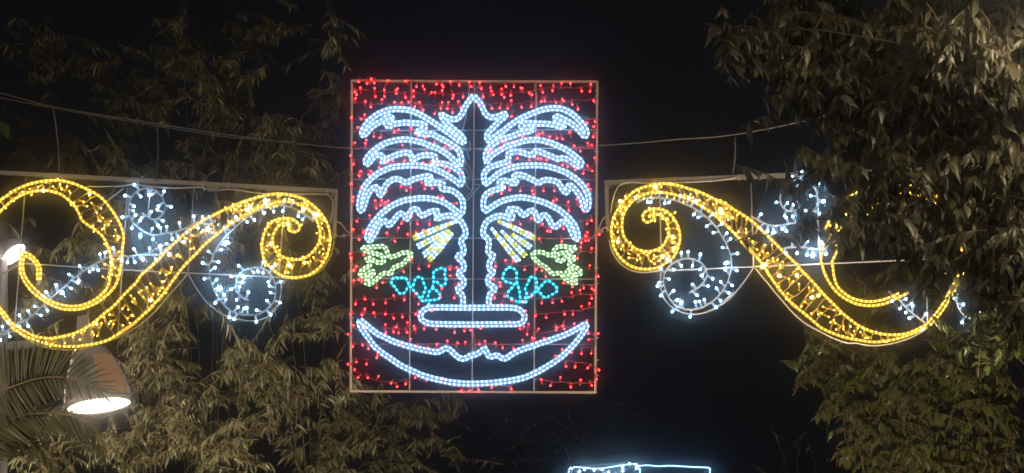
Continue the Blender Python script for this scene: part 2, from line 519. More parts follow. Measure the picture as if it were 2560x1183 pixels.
smile = (z(G_, [(215, 112), (275, 155), (330, 200), (390, 250), (450, 295), (520, 328), (590, 362), (650, 390), (720, 417), (800, 442), (870, 462), (950, 482), (1020, 500), (1100, 517), (1180, 532), (1250, 540), (1310, 520), (1350, 492), (1390, 492), (1440, 522), (1480, 562), (1530, 605), (1590, 630), (1640, 620), (1690, 592)])
         + z(H_, [(20, 582), (70, 562), (120, 530), (170, 492), (195, 535), (222, 588), (275, 600), (335, 582), (380, 610), (432, 630), (480, 610), (530, 572), (590, 540), (660, 510), (740, 482), (830, 455), (900, 427), (980, 402), (1060, 375), (1140, 347), (1220, 320), (1300, 285), (1380, 245), (1450, 205), (1510, 168), (1540, 172), (1530, 220), (1490, 282), (1450, 340), (1400, 400), (1350, 460), (1290, 520), (1220, 588), (1150, 640), (1080, 690), (1000, 737), (920, 785), (840, 825), (760, 862), (680, 890), (600, 907), (520, 922), (430, 935), (340, 946), (250, 955), (150, 960), (50, 963)])
         + z(G_, [(1650, 965), (1520, 955), (1400, 940), (1280, 915), (1160, 885), (1050, 850), (950, 807), (850, 762), (760, 717), (680, 665), (600, 608), (520, 555), (450, 500), (390, 440), (340, 370), (290, 300), (240, 230), (207, 165)]))
double(smile, 'white', panel, closed=True, name='smile_outline')

lb = z(E_, [(255, 160), (330, 150), (430, 145), (520, 140), (570, 180), (585, 240), (620, 285), (700, 265), (780, 230), (850, 225), (905, 245), (890, 285), (840, 320), (800, 370), (730, 400), (670, 425), (642, 470), (630, 508), (580, 500), (520, 505), (470, 555), (400, 610), (340, 648), (298, 635), (310, 590), (355, 545), (398, 500), (385, 470), (330, 500), (260, 540), (215, 525), (230, 480), (290, 430), (345, 400), (345, 350), (300, 318), (335, 295), (400, 330), (470, 362), (530, 345), (538, 300), (490, 258), (410, 235), (330, 215), (270, 195)])
rb = z(F_, [(1400, 150), (1330, 158), (1260, 145), (1190, 138), (1130, 158), (1100, 210), (1080, 258), (1030, 258), (960, 225), (880, 217), (818, 238), (820, 282), (865, 330), (920, 380), (990, 420), (1040, 470), (1090, 512), (1150, 500), (1200, 505), (1235, 560), (1290, 600), (1350, 632), (1395, 635), (1380, 580), (1330, 530), (1275, 500), (1295, 455), (1345, 470), (1380, 515), (1440, 515), (1462, 488), (1430, 445), (1370, 412), (1315, 388), (1310, 350), (1365, 318), (1368, 285), (1310, 280), (1240, 300), (1220, 335), (1155, 330), (1135, 285), (1170, 238), (1240, 228), (1320, 215)])
double(lb, 'green', panel, sep=3.2, r=2.7, led=1.9, closed=True, name='bird_outline')
double(rb, 'green', panel, sep=3.2, r=2.7, led=1.9, closed=True, name='bird_outline')

lt = z(E_, [(1140, 925), (1145, 870), (1200, 860), (1268, 850), (1290, 800), (1258, 750), (1195, 705), (1150, 740), (1125, 820), (1080, 888), (1035, 850), (1000, 800), (960, 758), (912, 708), (872, 655), (850, 598), (808, 560), (742, 570), (682, 560), (640, 595), (642, 650), (690, 690), (718, 740), (768, 778), (828, 750), (852, 690), (880, 655), (930, 660), (950, 602), (982, 558), (1040, 555), (1062, 610), (1082, 660), (1096, 718), (1070, 772), (1050, 825), (1035, 858)])
lt2 = z(E_, [(1188, 695), (1205, 640), (1205, 588), (1202, 528), (1212, 470), (1264, 450), (1326, 428), (1364, 470), (1352, 530), (1372, 590), (1360, 642), (1308, 668), (1255, 625), (1225, 590)])
rt = z(F_, [(500, 420), (560, 440), (598, 490), (600, 550), (600, 610), (620, 680), (640, 740), (642, 800), (650, 858), (620, 898), (572, 860), (512, 832), (472, 800), (494, 742), (542, 692), (570, 640), (510, 630), (452, 612), (415, 570), (425, 510), (450, 462), (498, 421)])
rt2 = z(F_, [(650, 862), (695, 902), (738, 868), (716, 828), (736, 775), (714, 726), (732, 667), (762, 620), (774, 562), (836, 552), (866, 602), (870, 660), (864, 738), (912, 752), (940, 802), (998, 828), (1060, 792), (1110, 772), (1150, 722), (1112, 665), (1070, 630), (1020, 600), (965, 630), (924, 680), (868, 738), (820, 775), (785, 815), (720, 832)])
for pts in (lt, lt2, rt, rt2):
    rope([smooth(pts, 2.5)], 'teal', panel, r=4.0, led=3.1, name='cloud_outline', gap=11.8)

rays = [z(C_, [(1515, 878), (1230, 985), (930, 1108)]), z(C_, [(1440, 985), (1210, 1105), (975, 1225)]), z(C_, [(1440, 1020), (1250, 1180), (1065, 1340)]), z(C_, [(1460, 1040), (1300, 1230), (1140, 1405)]),
        z(D_, [(335, 870), (600, 985), (848, 1108)]), z(D_, [(520, 1035), (660, 1140), (800, 1240)]), z(D_, [(400, 1010), (560, 1180), (715, 1340)]), z(D_, [(255, 965), (440, 1195), (628, 1420)])]
for i, r_ in enumerate(rays):
    p = smooth(r_, 2.0)
    sp = np.minimum(1, np.linspace(0.25, 1.5, len(p)))[:, None]
    e1, e2 = p + (offset(p, 4.0) - p) * sp, p + (offset(p, -4.0) - p) * sp
    n = len(p)
    L = 2.0
    yel = int(13 / L)
    per = int(31 / L)
    ph = (0, 12, 6, 3)[i % 4]
    cuts, k = [], n - 1 - (0 if i in (0, 3, 4, 6) else yel)
    runs = []
    pos = n - 1
    kind = 'gold' if i in (0, 3, 4, 6) else 'white'
    while pos > 3:
        ln = yel if kind == 'gold' else per - yel
        a = max(0, pos - ln)
        if pos - a >= 3:
            runs.append((kind, a, pos + 1))
        pos = a
        kind = 'white' if kind == 'gold' else 'gold'
    for kd, a, c in runs:
        for e in (e1, e2):
            rope([e[a:c]], kd, panel, name='ray_rope', r=3.6, gap=10.5, led=2.3 if kd == 'white' else 2.0)

# red strings: wires first, then each bulb hangs on the nearest wire
red_wires = [
    z(A, [(115, 140), (380, 128), (640, 155), (860, 135), (1200, 148), (1500, 150), (1735, 190)]) + z(B_, [(120, 190), (300, 170), (440, 145), (575, 148)]),
    z(A, [(115, 235), (330, 250), (560, 268), (860, 280), (1100, 285), (1400, 295), (1735, 270)]) + z(B_, [(200, 285), (480, 278), (720, 265), (870, 250), (1060, 205), (1300, 215), (1650, 190)]),
    z(A, [(120, 405), (320, 425), (560, 435), (900, 428), (1300, 445), (1560, 425)]),
    z(B_, [(170, 425), (480, 425), (700, 412), (850, 400), (1150, 395), (1450, 378), (1670, 372)]),
    z(A, [(115, 650), (160, 622), (300, 620), (420, 610)]),
    z(A, [(120, 755), (230, 775), (420, 782), (600, 822), (760, 830), (880, 818)]),
    z(B_, [(960, 820), (1080, 835), (1250, 830), (1400, 830)]),
    z(B_, [(1520, 625), (1640, 628), (1670, 690), (1640, 760)]),
    z(A, [(120, 990), (230, 1018), (420, 1010), (700, 1040), (1000, 1020), (1300, 960), (1500, 1030)]),
    z(B_, [(180, 1045), (440, 940), (640, 880), (870, 868), (1200, 880), (1400, 1000), (1670, 1000)]),
    z(C_, [(120, 40), (330, 45), (580, 98), (800, 60), (1060, 90), (1300, 125), (1600, 230)]),
    z(C_, [(120, 235), (300, 248), (420, 235)]),
    z(D_, [(490, 125), (600, 50), (800, 60), (1000, 55), (1280, 130), (1500, 180), (1660, 130)]),
    z(C_, [(110, 430), (250, 445), (420, 480)]),
    z(C_, [(600, 425), (780, 425), (940, 440), (1080, 412), (1250, 425)]),
    z(D_, [(230, 560), (330, 440), (520, 405), (680, 402), (900, 410), (1160, 398), (1400, 470), (1650, 440)]),
    z(C_, [(115, 650), (330, 665), (480, 640), (610, 640), (800, 560), (1200, 560), (1500, 640)]),
    z(D_, [(1090, 630), (1200, 660), (1340, 660), (1500, 655), (1660, 625)]),
    z(C_, [(120, 850), (260, 862), (380, 850)]),
    z(C_, [(900, 862), (1100, 875), (1300, 870), (1430, 860)]),
    z(D_, [(340, 870), (500, 885), (660, 870), (820, 885), (1000, 970), (1200, 940), (1380, 885), (1580, 872), (1660, 900)]),
    z(C_, [(115, 1045), (300, 1060), (580, 1050), (850, 1085), (1050, 1010)]),
    z(D_, [(900, 1095), (1100, 1110), (1330, 1090), (1500, 1110), (1660, 1065)]),
    z(E_, [(110, 225), (200, 205), (300, 230), (480, 120), (680, 40)]),
    z(E_, [(110, 430), (230, 430), (560, 560), (800, 430), (920, 365), (1100, 375), (1280, 375), (1410, 390)]),
    z(F_, [(290, 350), (420, 340), (560, 382), (700, 400), (850, 380), (960, 440), (1180, 500)]),
    z(F_, [(1380, 200), (1500, 215), (1650, 212)]),
    z(F_, [(1380, 430), (1520, 432), (1650, 460)]),
    z(E_, [(110, 620), (300, 590), (480, 560), (560, 625), (700, 600)]),
    z(E_, [(110, 850), (300, 855), (520, 850), (700, 838), (940, 815), (1100, 870)]),
    z(E_, [(1300, 790), (1420, 795), (1500, 805), (1460, 560), (1400, 400)]),
    z(F_, [(290, 590), (440, 660), (460, 760), (300, 775)]),
    z(F_, [(640, 870), (850, 840), (1080, 848), (1280, 820), (1500, 785), (1650, 790)]),
    z(F_, [(1240, 640), (1420, 650), (1640, 655)]),
    z(E_, [(110, 1035), (420, 1042), (650, 1048), (960, 1035), (1180, 985)]),
    z(F_, [(720, 1045), (900, 1050), (1100, 1030), (1300, 1012), (1500, 985), (1650, 955)]),
    z(G_, [(115, 210), (180, 170), (300, 200), (490, 212), (680, 212), (900, 205), (1080, 200), (1300, 210), (1700, 215)]),
    z(H_, [(20, 215), (400, 205), (660, 205), (830, 245), (1000, 280), (1200, 200), (1400, 190), (1530, 150)]),
    z(G_, [(110, 230), (120, 390), (180, 420), (330, 428), (780, 430), (1200, 432), (1500, 438), (1740, 432)]),
    z(H_, [(20, 432), (300, 440), (600, 435), (800, 400), (1060, 370)]),
    z(H_, [(1180, 520), (1400, 470), (1640, 468), (1640, 290), (1560, 262)]),
    z(G_, [(110, 618), (250, 635), (420, 640), (450, 600)]),
    z(H_, [(1120, 640), (1280, 660), (1430, 675), (1560, 700), (1680, 765)]),
    z(G_, [(110, 690), (130, 790), (300, 870), (480, 935), (600, 945), (750, 935), (900, 900), (985, 882)]),
    z(G_, [(1000, 890), (1250, 945), (1500, 1010), (1720, 1020)]),
    z(H_, [(20, 1020), (250, 1000), (530, 985), (770, 890), (920, 905), (1100, 940), (1360, 955), (1640, 935), (1640, 780)]),
]
RED = {
    A: [(368, 85), (590, 108), (826, 118), (1430, 123), (1685, 125), (198, 142), (310, 165), (407, 157), (218, 202), (412, 210), (724, 215), (697, 235), (972, 205), (1062, 200), (1080, 222), (1240, 175), (1320, 187), (1337, 213), (1315, 240), (1550, 187), (1717, 203), (148, 277), (170, 313), (158, 345), (538, 252), (940, 245), (700, 297), (1180, 268), (1222, 263), (424, 340), (543, 338), (512, 360), (827, 350), (935, 342), (1472, 325), (1460, 362), (1600, 343), (287, 385), (672, 398), (775, 403), (875, 417), (1013, 397), (1320, 398), (1405, 400), (1540, 385), (360, 480), (950, 480), (1065, 525), (1303, 503), (1385, 503), (1572, 490), (280, 563), (97, 605), (1220, 570), (1460, 553), (237, 640), (190, 735), (735, 768), (675, 818), (910, 750), (1000, 855), (1090, 875), (405, 873), (478, 893), (152, 947), (285, 947), (300, 905), (785, 972), (1433, 1040), (1350, 1020), (1110, 1090), (1220, 960), (82, 1117)],
    B_: [(108, 133), (127, 235), (250, 222), (262, 248), (396, 220), (457, 205), (288, 317), (152, 348), (402, 313), (437, 350), (520, 325), (527, 373), (560, 210), (655, 205), (675, 210), (808, 313), (765, 275), (920, 172), (953, 283), (1087, 195), (1082, 262), (1206, 142), (1322, 145), (1597, 157), (1478, 265), (1583, 270), (1635, 396), (1217, 365), (1232, 397), (927, 405), (976, 403), (1132, 420), (1347, 450), (670, 487), (795, 475), (1425, 510), (272, 500), (370, 493), (483, 500), (528, 608), (88, 460), (1655, 675), (1545, 697), (1627, 732), (1307, 800), (905, 825), (880, 865), (950, 810), (1047, 865), (1145, 902), (1222, 908), (680, 878), (440, 945), (575, 960), (395, 1025), (210, 1045), (268, 1070), (1555, 947), (1608, 972), (1630, 880), (1370, 985), (1457, 1072), (1648, 1145)],
    C_: [(127, 120), (228, 195), (365, 195), (470, 162), (205, 277), (332, 262), (95, 370), (232, 410), (655, 72), (585, 97), (812, 75), (1063, 82), (955, 165), (1160, 110), (1295, 115), (1350, 165), (1412, 212), (1590, 225), (1045, 350), (770, 395), (900, 413), (838, 475), (1085, 450), (1180, 445), (568, 487), (127, 545), (113, 600), (415, 592), (513, 588), (563, 615), (592, 595), (487, 672), (535, 665), (440, 712), (1263, 540), (1335, 570), (1523, 635), (345, 790), (170, 885), (128, 980), (912, 800), (733, 955), (773, 917), (990, 922), (1148, 928), (1075, 993), (575, 1023), (850, 1043), (967, 1040), (290, 1000), (265, 1038), (370, 1050)],
    D_: [(1550, 122), (1625, 208), (1493, 245), (1280, 155), (1208, 135), (1382, 195), (613, 40), (768, 60), (885, 43), (925, 25), (1003, 42), (520, 110), (1558, 372), (1590, 437), (510, 467), (397, 510), (265, 525), (650, 477), (805, 477), (818, 520), (962, 478), (1108, 478), (1140, 580), (1298, 610), (1090, 617), (1407, 572), (1455, 688), (1300, 745), (1505, 757), (803, 832), (515, 920), (655, 925), (955, 910), (775, 1022), (1013, 1018), (1057, 1022), (1237, 990), (1607, 877), (1545, 920), (1552, 1018), (1523, 1083), (1720, 1057), (900, 1105)],
    E_: [(205, 58), (685, 80), (75, 242), (92, 302), (265, 262), (128, 470), (170, 400), (133, 590), (195, 580), (237, 608), (510, 628), (440, 705), (808, 490), (1007, 452), (905, 300), (1140, 415), (1420, 460), (1440, 420), (1525, 420), (1418, 535), (1548, 635), (1318, 690), (1292, 835), (1477, 842), (665, 790), (285, 857), (153, 925), (397, 930), (555, 910), (808, 870), (997, 925), (963, 760), (283, 970), (397, 1023), (82, 1055), (240, 1073), (555, 1060), (672, 1115), (785, 1098), (960, 1062), (1180, 1013)],
    F_: [(1210, 80), (1525, 72), (1570, 68), (1467, 103), (1460, 140), (1610, 155), (1415, 310), (1587, 387), (450, 315), (560, 325), (318, 417), (708, 467), (855, 460), (938, 478), (993, 557), (1703, 552), (1232, 640), (293, 592), (370, 615), (372, 683), (303, 845), (440, 825), (523, 870), (1348, 693), (1335, 750), (1452, 720), (1505, 707), (1610, 717), (1640, 720), (1613, 850), (1580, 897), (938, 910), (1085, 907), (1213, 887), (1467, 937), (855, 1083), (998, 1110), (1245, 1062), (1357, 1060), (797, 820), (722, 997), (388, 930), (690, 895)],
    G_: [(122, 172), (45, 300), (270, 218), (555, 160), (852, 132), (697, 215), (667, 278), (730, 293), (850, 285), (952, 215), (942, 180), (1078, 238), (1240, 243), (1487, 287), (1618, 265), (1703, 253), (895, 357), (775, 425), (975, 475), (1135, 490), (1250, 425), (1390, 378), (1530, 408), (1632, 397), (115, 472), (253, 455), (327, 505), (437, 625), (453, 597), (165, 683), (300, 712), (45, 707), (150, 768), (470, 858), (183, 890), (325, 893), (628, 968), (717, 1013), (828, 980), (957, 893), (1112, 927), (1335, 885), (1580, 1067), (1685, 1070), (560, 290)],
    H_: [(505, 125), (123, 230), (703, 187), (763, 155), (897, 220), (738, 310), (808, 340), (832, 345), (965, 345), (1140, 215), (1215, 200), (1238, 237), (1135, 250), (1375, 148), (1548, 108), (1703, 287), (1565, 300), (1560, 373), (680, 370), (312, 405), (172, 385), (103, 447), (413, 490), (565, 505), (1215, 493), (1120, 578), (1345, 553), (1472, 572), (1600, 567), (1265, 742), (1385, 750), (1548, 760), (1713, 787), (1190, 870), (1463, 905), (1677, 912), (930, 900), (1050, 1000), (1330, 1020), (1613, 997), (93, 1055), (272, 1027), (533, 1045), (645, 235)],
}
RED_BULB = bulb_mesh('bulb', M_RED_CAP, M_RED_LED, M_CLEARSOCK, 13, 2.2, 2.4)
wires = []
for pts in red_wires:
    p = smooth(pts, 5)
    p = p + np.stack([np.zeros(len(p)), 1.2 * np.sin(np.arange(len(p)) * 0.8)], 1)
    b = MB()
    b.tube(lift(p, -0.012), 1.0 * S, 5)
    b.tube(lift(p + np.stack([np.zeros(len(p)), 1.6 * np.cos(np.arange(len(p)) * 0.5)], 1), -0.008), 0.9 * S, 5)
    wires.append((p, b.build('light_string', M_WIRE_R, panel)))
reds = [q for o, pts in RED.items() for q in z(o, pts)]
# bulbs deep among the white ropes show least; past 300 they are joined
whites = np.array(left_palm + right_palm + smile)
reds.sort(key=lambda q: -np.min(np.hypot(whites[:, 0] - q[0], whites[:, 1] - q[1])))
rest = MB()
for i, q in enumerate(reds):
    best = min(((np.min(np.hypot(p[:, 0] - q[0], p[:, 1] - q[1])), j) for j, (p, o) in enumerate(wires)))
    p, o = wires[best[1]]
    n = p[int(np.argmin(np.hypot(p[:, 0] - q[0], p[:, 1] - q[1])))]
    v = np.array(q) - n
    L = np.hypot(*v)
    if L < 4 or L > 24:
        v = np.array([random.uniform(-0.5, 0.5), random.choice((1, 1, -1))])
        L = np.hypot(*v)
    v = v / L
    tip = P(*q, DIST - 0.02)
    dirv = Vector((v[0], random.uniform(-0.35, 0.1), -v[1])).normalized()
    sc_ = random.uniform(0.9, 1.12)
    M = aim(tip - dirv * 15 * S * sc_, dirv) @ Matrix.Scale(sc_, 4)
    if i < 300:
        place('bulb', RED_BULB, o, M)
    else:
        vs = [M @ v_.co for v_ in RED_BULB.vertices]
        rest.add(vs, [tuple(f.vertices) for f in RED_BULB.polygons])
        rest.mi = getattr(rest, 'mi', []) + [f.material_index for f in RED_BULB.polygons]
if rest.f:
    o = rest.build('bulb', M_CLEARSOCK, panel)
    o.data.materials.append(M_RED_CAP)
    o.data.materials.append(M_RED_LED)
    o.data.polygons.foreach_set('material_index', rest.mi)
    o['kind'] = 'stuff'
# white feed flex hanging beside the middle upright
for pts in (z(C_, [(1610, 20), (1640, 90), (1700, 180), (1725, 300), (1735, 480), (1690, 560), (1640, 605), (1650, 540), (1715, 480), (1728, 380)]),
            z(C_, [(1560, 190), (1620, 165), (1670, 230), (1700, 290), (1600, 275)]),
            z(C_, [(1640, 350), (1660, 420), (1720, 460)]),
            z(A, [(1690, 190), (1660, 380), (1640, 600), (1590, 790), (1510, 985)]),
            z(A, [(1690, 930), (1700, 1040), (1660, 1080), (1690, 1180)]),
            z(G_, [(1725, 215), (1745, 330), (1765, 440), (1745, 540)]),
            z(D_, [(20, 380), (110, 390), (60, 450), (20, 520)]), z(B_, [(850, 120), (840, 240), (870, 300), (865, 480)])):
    b = MB()
    b.tube(lift(smooth(pts, 4), -0.014), 1.15 * S, 5)
    b.build('feed_flex', M_WIRE_W, panel)

# ------------------------------------------------------------------ THE TWO SCROLL ORNAMENTS
WH_BULB = bulb_mesh('bulb', M_WH_CAP, M_WH_LED, M_WIRE_W, 16, 2.6, 3.1, 0.25)
YE_BULB = bulb_mesh('bulb', M_YE_CAP, M_YE_LED, M_WIRE_Y, 15, 2.3, 2.3, 0.2)
# a random few carry a bigger, stronger LED that imitates head-on glare
WH_FLARE = bulb_mesh('bulb', M_WH_CAP, glow('cool_white_led_glare', (0.36, 0.68, 1.0), 240.0, 0, 'FRONT'), M_WIRE_W, 16, 2.6, 3.6, 0.25)
YE_FLARE = bulb_mesh('bulb', M_YE_CAP, glow('amber_led_glare', (1.0, 0.60, 0.09), 90.0, 0, 'FRONT'), M_WIRE_Y, 15, 2.4, 3.4, 0.2)
R1, R2, R3, R4, R5, R6 = (0, 420), (300, 440), (570, 440), (0, 600), (300, 620), (570, 600)
q7 = lambda p: Z(0, 700, p, 4.928)


def white_string(parent, pts, gap=15.5, skip=()):
    p = smooth(pts, 4)
    b = MB()
    n = len(p)
    ph = random.uniform(0, 6)
    for k in range(3):
        w_ = np.stack([1.9 * np.cos(np.arange(n) * 0.55 + ph + k * 2.1), 1.9 * np.sin(np.arange(n) * 0.55 + ph + k * 2.1)], 1)
        b.tube([P(q[0], q[1] + w_[i, 0], DIST - 0.012 + w_[i, 1] * S) for i, q in enumerate(p)], 0.95 * S, 5)
    o = b.build('light_string', M_WIRE_W, parent)
    L = np.concatenate([[0], np.cumsum(np.linalg.norm(np.diff(p, axis=0), axis=1))])
    pos, side = random.uniform(2, 9), 1
    while pos < L[-1]:
        q = np.array([np.interp(pos, L, p[:, 0]), np.interp(pos, L, p[:, 1])])
        i = min(n - 2, int(np.searchsorted(L, pos)))
        t = p[i + 1] - p[i]
        t = t / (np.hypot(*t) + 1e-9)
        nn = np.array([-t[1], t[0]]) * side
        a = random.uniform(-0.6, 0.6)
        v = nn * math.cos(a) + t * math.sin(a)
        dv = Vector((v[0], random.choice((-0.15, -0.3, -0.7, 0.1)), -v[1])).normalized()
        place('bulb', WH_BULB if random.random() > 0.07 else WH_FLARE, o, aim(P(q[0], q[1], DIST - 0.014), dv) @ Matrix.Scale(random.uniform(0.9, 1.15), 4))
        pos += gap * random.uniform(0.55, 1.35)
        side = -side if random.random() < 0.75 else side
    return o


def ladder(parent, a, b2, n_rungs, dens=1.0, skip=None):
    """Zig-zag flex with short amber LEDs between two ropes."""
    pa, pb = smooth(a, 3), smooth(b2, 3)
    ia = np.linspace(0, len(pa) - 1, n_rungs).astype(int)
    ib = []
    for k in range(n_rungs):
        f = k / (n_rungs - 1) * (len(pb) - 1)
        w0 = int(len(pb) * 0.10)
        lo_, hi_ = max(0, int(f) - w0, ib[-1] if ib else 0), min(len(pb), int(f) + w0 + 1)
        lo_ = min(lo_, hi_ - 1)
        dd_ = np.hypot(*(pb[lo_:hi_] - pa[ia[k]]).T)
        ib.append(lo_ + int(np.argmin(dd_)))
    b = MB()
    spots, zig = [], []
    for k in range(n_rungs):
        u, v = pa[ia[k]], pb[ib[k]]
        w_ = np.hypot(*(u - v))
        if w_ < 9:
            continue
        mid = (u + v) / 2 + np.array([random.uniform(-4, 4), random.uniform(-4, 4)])
        zig += [u, mid, v] if len(zig) % 2 == 0 else [v, mid, u]
        for m in range(3 if w_ > 30 else 2 if w_ > 16 else 1):
            if random.random() < dens:
                f = random.uniform(0.25, 0.85)
                spots.append((u + (v - u) * f, v - u))
    if not zig:
        return
    b.tube(lift(smooth(zig, 4), -0.010), 1.05 * S, 5)
    o = b.build('light_string', M_WIRE_Y, parent)
    for q, ax in spots:
        ang = random.uniform(0, 6.28)
        dv = Vector((math.cos(ang), random.choice((-0.1, -0.2, -1.5)), math.sin(ang))).normalized()
        place('bulb', YE_BULB if random.random() > 0.07 else YE_FLARE, o, aim(P(q[0], q[1], DIST - 0.014), dv) @ Matrix.Scale(random.uniform(0.85, 1.15), 4))
    return o


def single(pts, parent, name='scroll_rope'):
    return rope([smooth(pts, 2.5)], 'yellow', parent, y=-0.02, r=3.9, led=2.6, gap=11.6, name=name)


def square_bar(pts, parent, wpx, name='frame_bar'):
    for a, c in zip(pts[:-1], pts[1:]):
        b = MB()
        b.bar(P(*a, DIST + 0.012), P(*c, DIST + 0.012), wpx * S, wpx * S)
        b.build(name, M_BAR, parent, flat=True)


# left -------------------------------------------------------------
left = thing('scroll_ornament', 'golden scroll light ornament with white spirals left of the palm panel', 'light decoration', P(420, 870), 'golden scroll ornaments beside the palm panel')
square_bar([(-260, 418), (836, 478.5)], left, 9.5)
square_bar([(841, 474.5), (836, 596)], left, 9.5)
c_out = [(-55, 620), (-50, 570), (-25, 530)] + z(R1, [(0, 440), (100, 370), (200, 300), (320, 245), (440, 205), (560, 180), (680, 168), (800, 170), (880, 182), (990, 210), (1100, 255), (1210, 305), (1320, 370), (1410, 450), (1490, 550), (1550, 640), (1610, 750), (1650, 860), (1662, 940), (1658, 1010)]) + z(R4, [(1650, 60), (1640, 160), (1630, 300), (1600, 480), (1550, 610), (1470, 710), (1400, 770), (1310, 838), (1200, 890), (1080, 928), (950, 936), (830, 925), (700, 880), (600, 822), (520, 770), (430, 695), (360, 610), (305, 520), (272, 420), (270, 330), (280, 240), (318, 170), (380, 185), (450, 230), (510, 300), (545, 380), (545, 450), (540, 520)])
c_in = [(-38, 625), (-32, 580), (-15, 552)] + z(R1, [(0, 590), (70, 520), (150, 450), (230, 395), (320, 350), (420, 320), (520, 305), (630, 305), (740, 325), (830, 362), (920, 430), (1000, 510), (1060, 610), (1110, 710), (1200, 780), (1290, 840), (1370, 910), (1430, 1010), (1470, 1110)]) + z(R4, [(1485, 210), (1500, 300), (1492, 400), (1477, 510), (1448, 625), (1390, 705), (1310, 780), (1200, 842), (1080, 880), (940, 890), (820, 870), (700, 832), (600, 770), (540, 725), (460, 650), (390, 570), (335, 480), (310, 390), (310, 300), (330, 225), (380, 232), (440, 275), (490, 340), (503, 410), (500, 480), (505, 545)])
single(c_out, left)
single(c_in, left)
s_top = [(-60, 655), (-40, 700)] + q7([(0, 340), (40, 390), (85, 445), (135, 515), (185, 560), (240, 595), (300, 630), (380, 672), (450, 700), (520, 712), (600, 720), (700, 710), (800, 690), (880, 670), (960, 640), (1040, 600), (1120, 550), (1200, 490), (1290, 410), (1380, 340), (1450, 270), (1530, 180), (1600, 110), (1680, 30)]) + z(R5, [(280, 370), (370, 290), (450, 220), (525, 150)]) + z(R2, [(590, 1040), (690, 945), (790, 850), (870, 775), (930, 730), (990, 690), (1110, 602), (1190, 562), (1290, 512), (1400, 455), (1510, 410), (1630, 360)]) + z(R3, [(20, 430), (60, 410), (170, 360), (290, 320), (420, 280), (540, 255), (650, 240), (760, 245), (850, 260), (930, 280), (1020, 315), (1100, 365), (1180, 430), (1260, 520), (1320, 610), (1350, 690), (1370, 790), (1372, 870), (1362, 960), (1338, 1050)]) + z(R6, [(1320, 230), (1280, 305), (1235, 365), (1170, 420), (1090, 470), (1010, 492), (920, 505), (820, 500), (730, 482), (640, 430), (570, 370), (505, 300), (472, 220), (456, 130)]) + z(R3, [(455, 940), (470, 830), (500, 740), (550, 660), (610, 610), (680, 580), (760, 568), (840, 575), (900, 600), (950, 650), (965, 700), (925, 745), (860, 750), (812, 712), (840, 672)])
s_bot = [(-75, 665), (-55, 712)] + q7([(0, 385), (25, 432), (70, 492), (115, 545), (170, 600), (230, 640), (300, 685), (380, 720), (450, 745), (530, 775), (620, 800), (720, 815), (820, 820), (930, 820), (1040, 806), (1150, 790), (1240, 770), (1330, 740), (1420, 690), (1500, 640), (1590, 580), (1670, 520)]) + z(R5, [(0, 1140), (60, 1100), (150, 1040), (230, 975), (310, 900), (390, 830), (460, 750), (520, 690), (570, 630), (640, 540), (700, 450), (745, 390), (820, 290), (890, 210), (950, 150), (1040, 60)]) + z(R2, [(1130, 930), (1210, 860), (1300, 790), (1400, 710), (1500, 640), (1600, 572), (1700, 510)]) + z(R3, [(0, 670), (80, 620), (180, 560), (290, 490), (400, 430), (500, 395), (620, 365), (740, 345), (860, 350), (970, 390), (1060, 440), (1130, 500), (1190, 590), (1225, 690), (1240, 790), (1222, 890), (1180, 970), (1120, 1040), (1060, 1085)]) + z(R6, [(1000, 255), (890, 265), (780, 245), (710, 210), (650, 160), (612, 80)]) + z(R3, [(605, 920), (600, 830), (630, 740), (690, 660), (770, 632), (830, 640)])
single(s_top, left)
single(s_bot, left)
ladder(left, c_out[3:30], c_in[3:24], 24)
ladder(left, s_top[12:90], s_bot[12:], 66)
for pts in (z(R2, [(300, 500), (370, 545), (420, 580), (480, 580), (550, 540), (600, 470), (605, 380), (560, 280), (480, 200), (370, 160), (230, 205), (160, 280), (122, 370), (112, 470), (150, 580), (210, 660), (300, 730), (400, 785), (500, 790), (620, 770), (740, 750), (850, 715), (940, 670), (1050, 620), (1180, 650), (1290, 600)]),
            q7([(-60, 690), (100, 620), (200, 540), (330, 490), (430, 410), (520, 320), (600, 250), (700, 160), (800, 80), (880, 0)]) + z(R4, [(1080, 450), (1200, 370), (1320, 300), (1470, 230), (1560, 210), (1700, 215)]) + z(R2, [(100, 1085), (250, 1060), (430, 1060), (560, 1045), (680, 955), (780, 865)]),
            z(R3, [(1150, 610), (1080, 555), (980, 485), (850, 425), (720, 392), (600, 405), (450, 445), (300, 525), (150, 640)]) + z(R2, [(1540, 700), (1430, 800), (1350, 900), (1280, 1010), (1225, 1140)]) + z(R5, [(1200, 220), (1200, 320), (1220, 440), (1250, 540), (1310, 650), (1390, 760), (1480, 840), (1590, 890)]) + z(R6, [(100, 985), (220, 1010), (330, 1010), (420, 1000), (510, 940), (590, 870), (632, 780), (645, 680), (630, 590), (600, 500), (530, 420), (450, 375), (370, 370), (290, 382), (210, 410), (150, 460), (110, 540), (102, 620), (130, 710), (180, 760), (240, 800), (285, 800)])):
    white_string(left, pts)
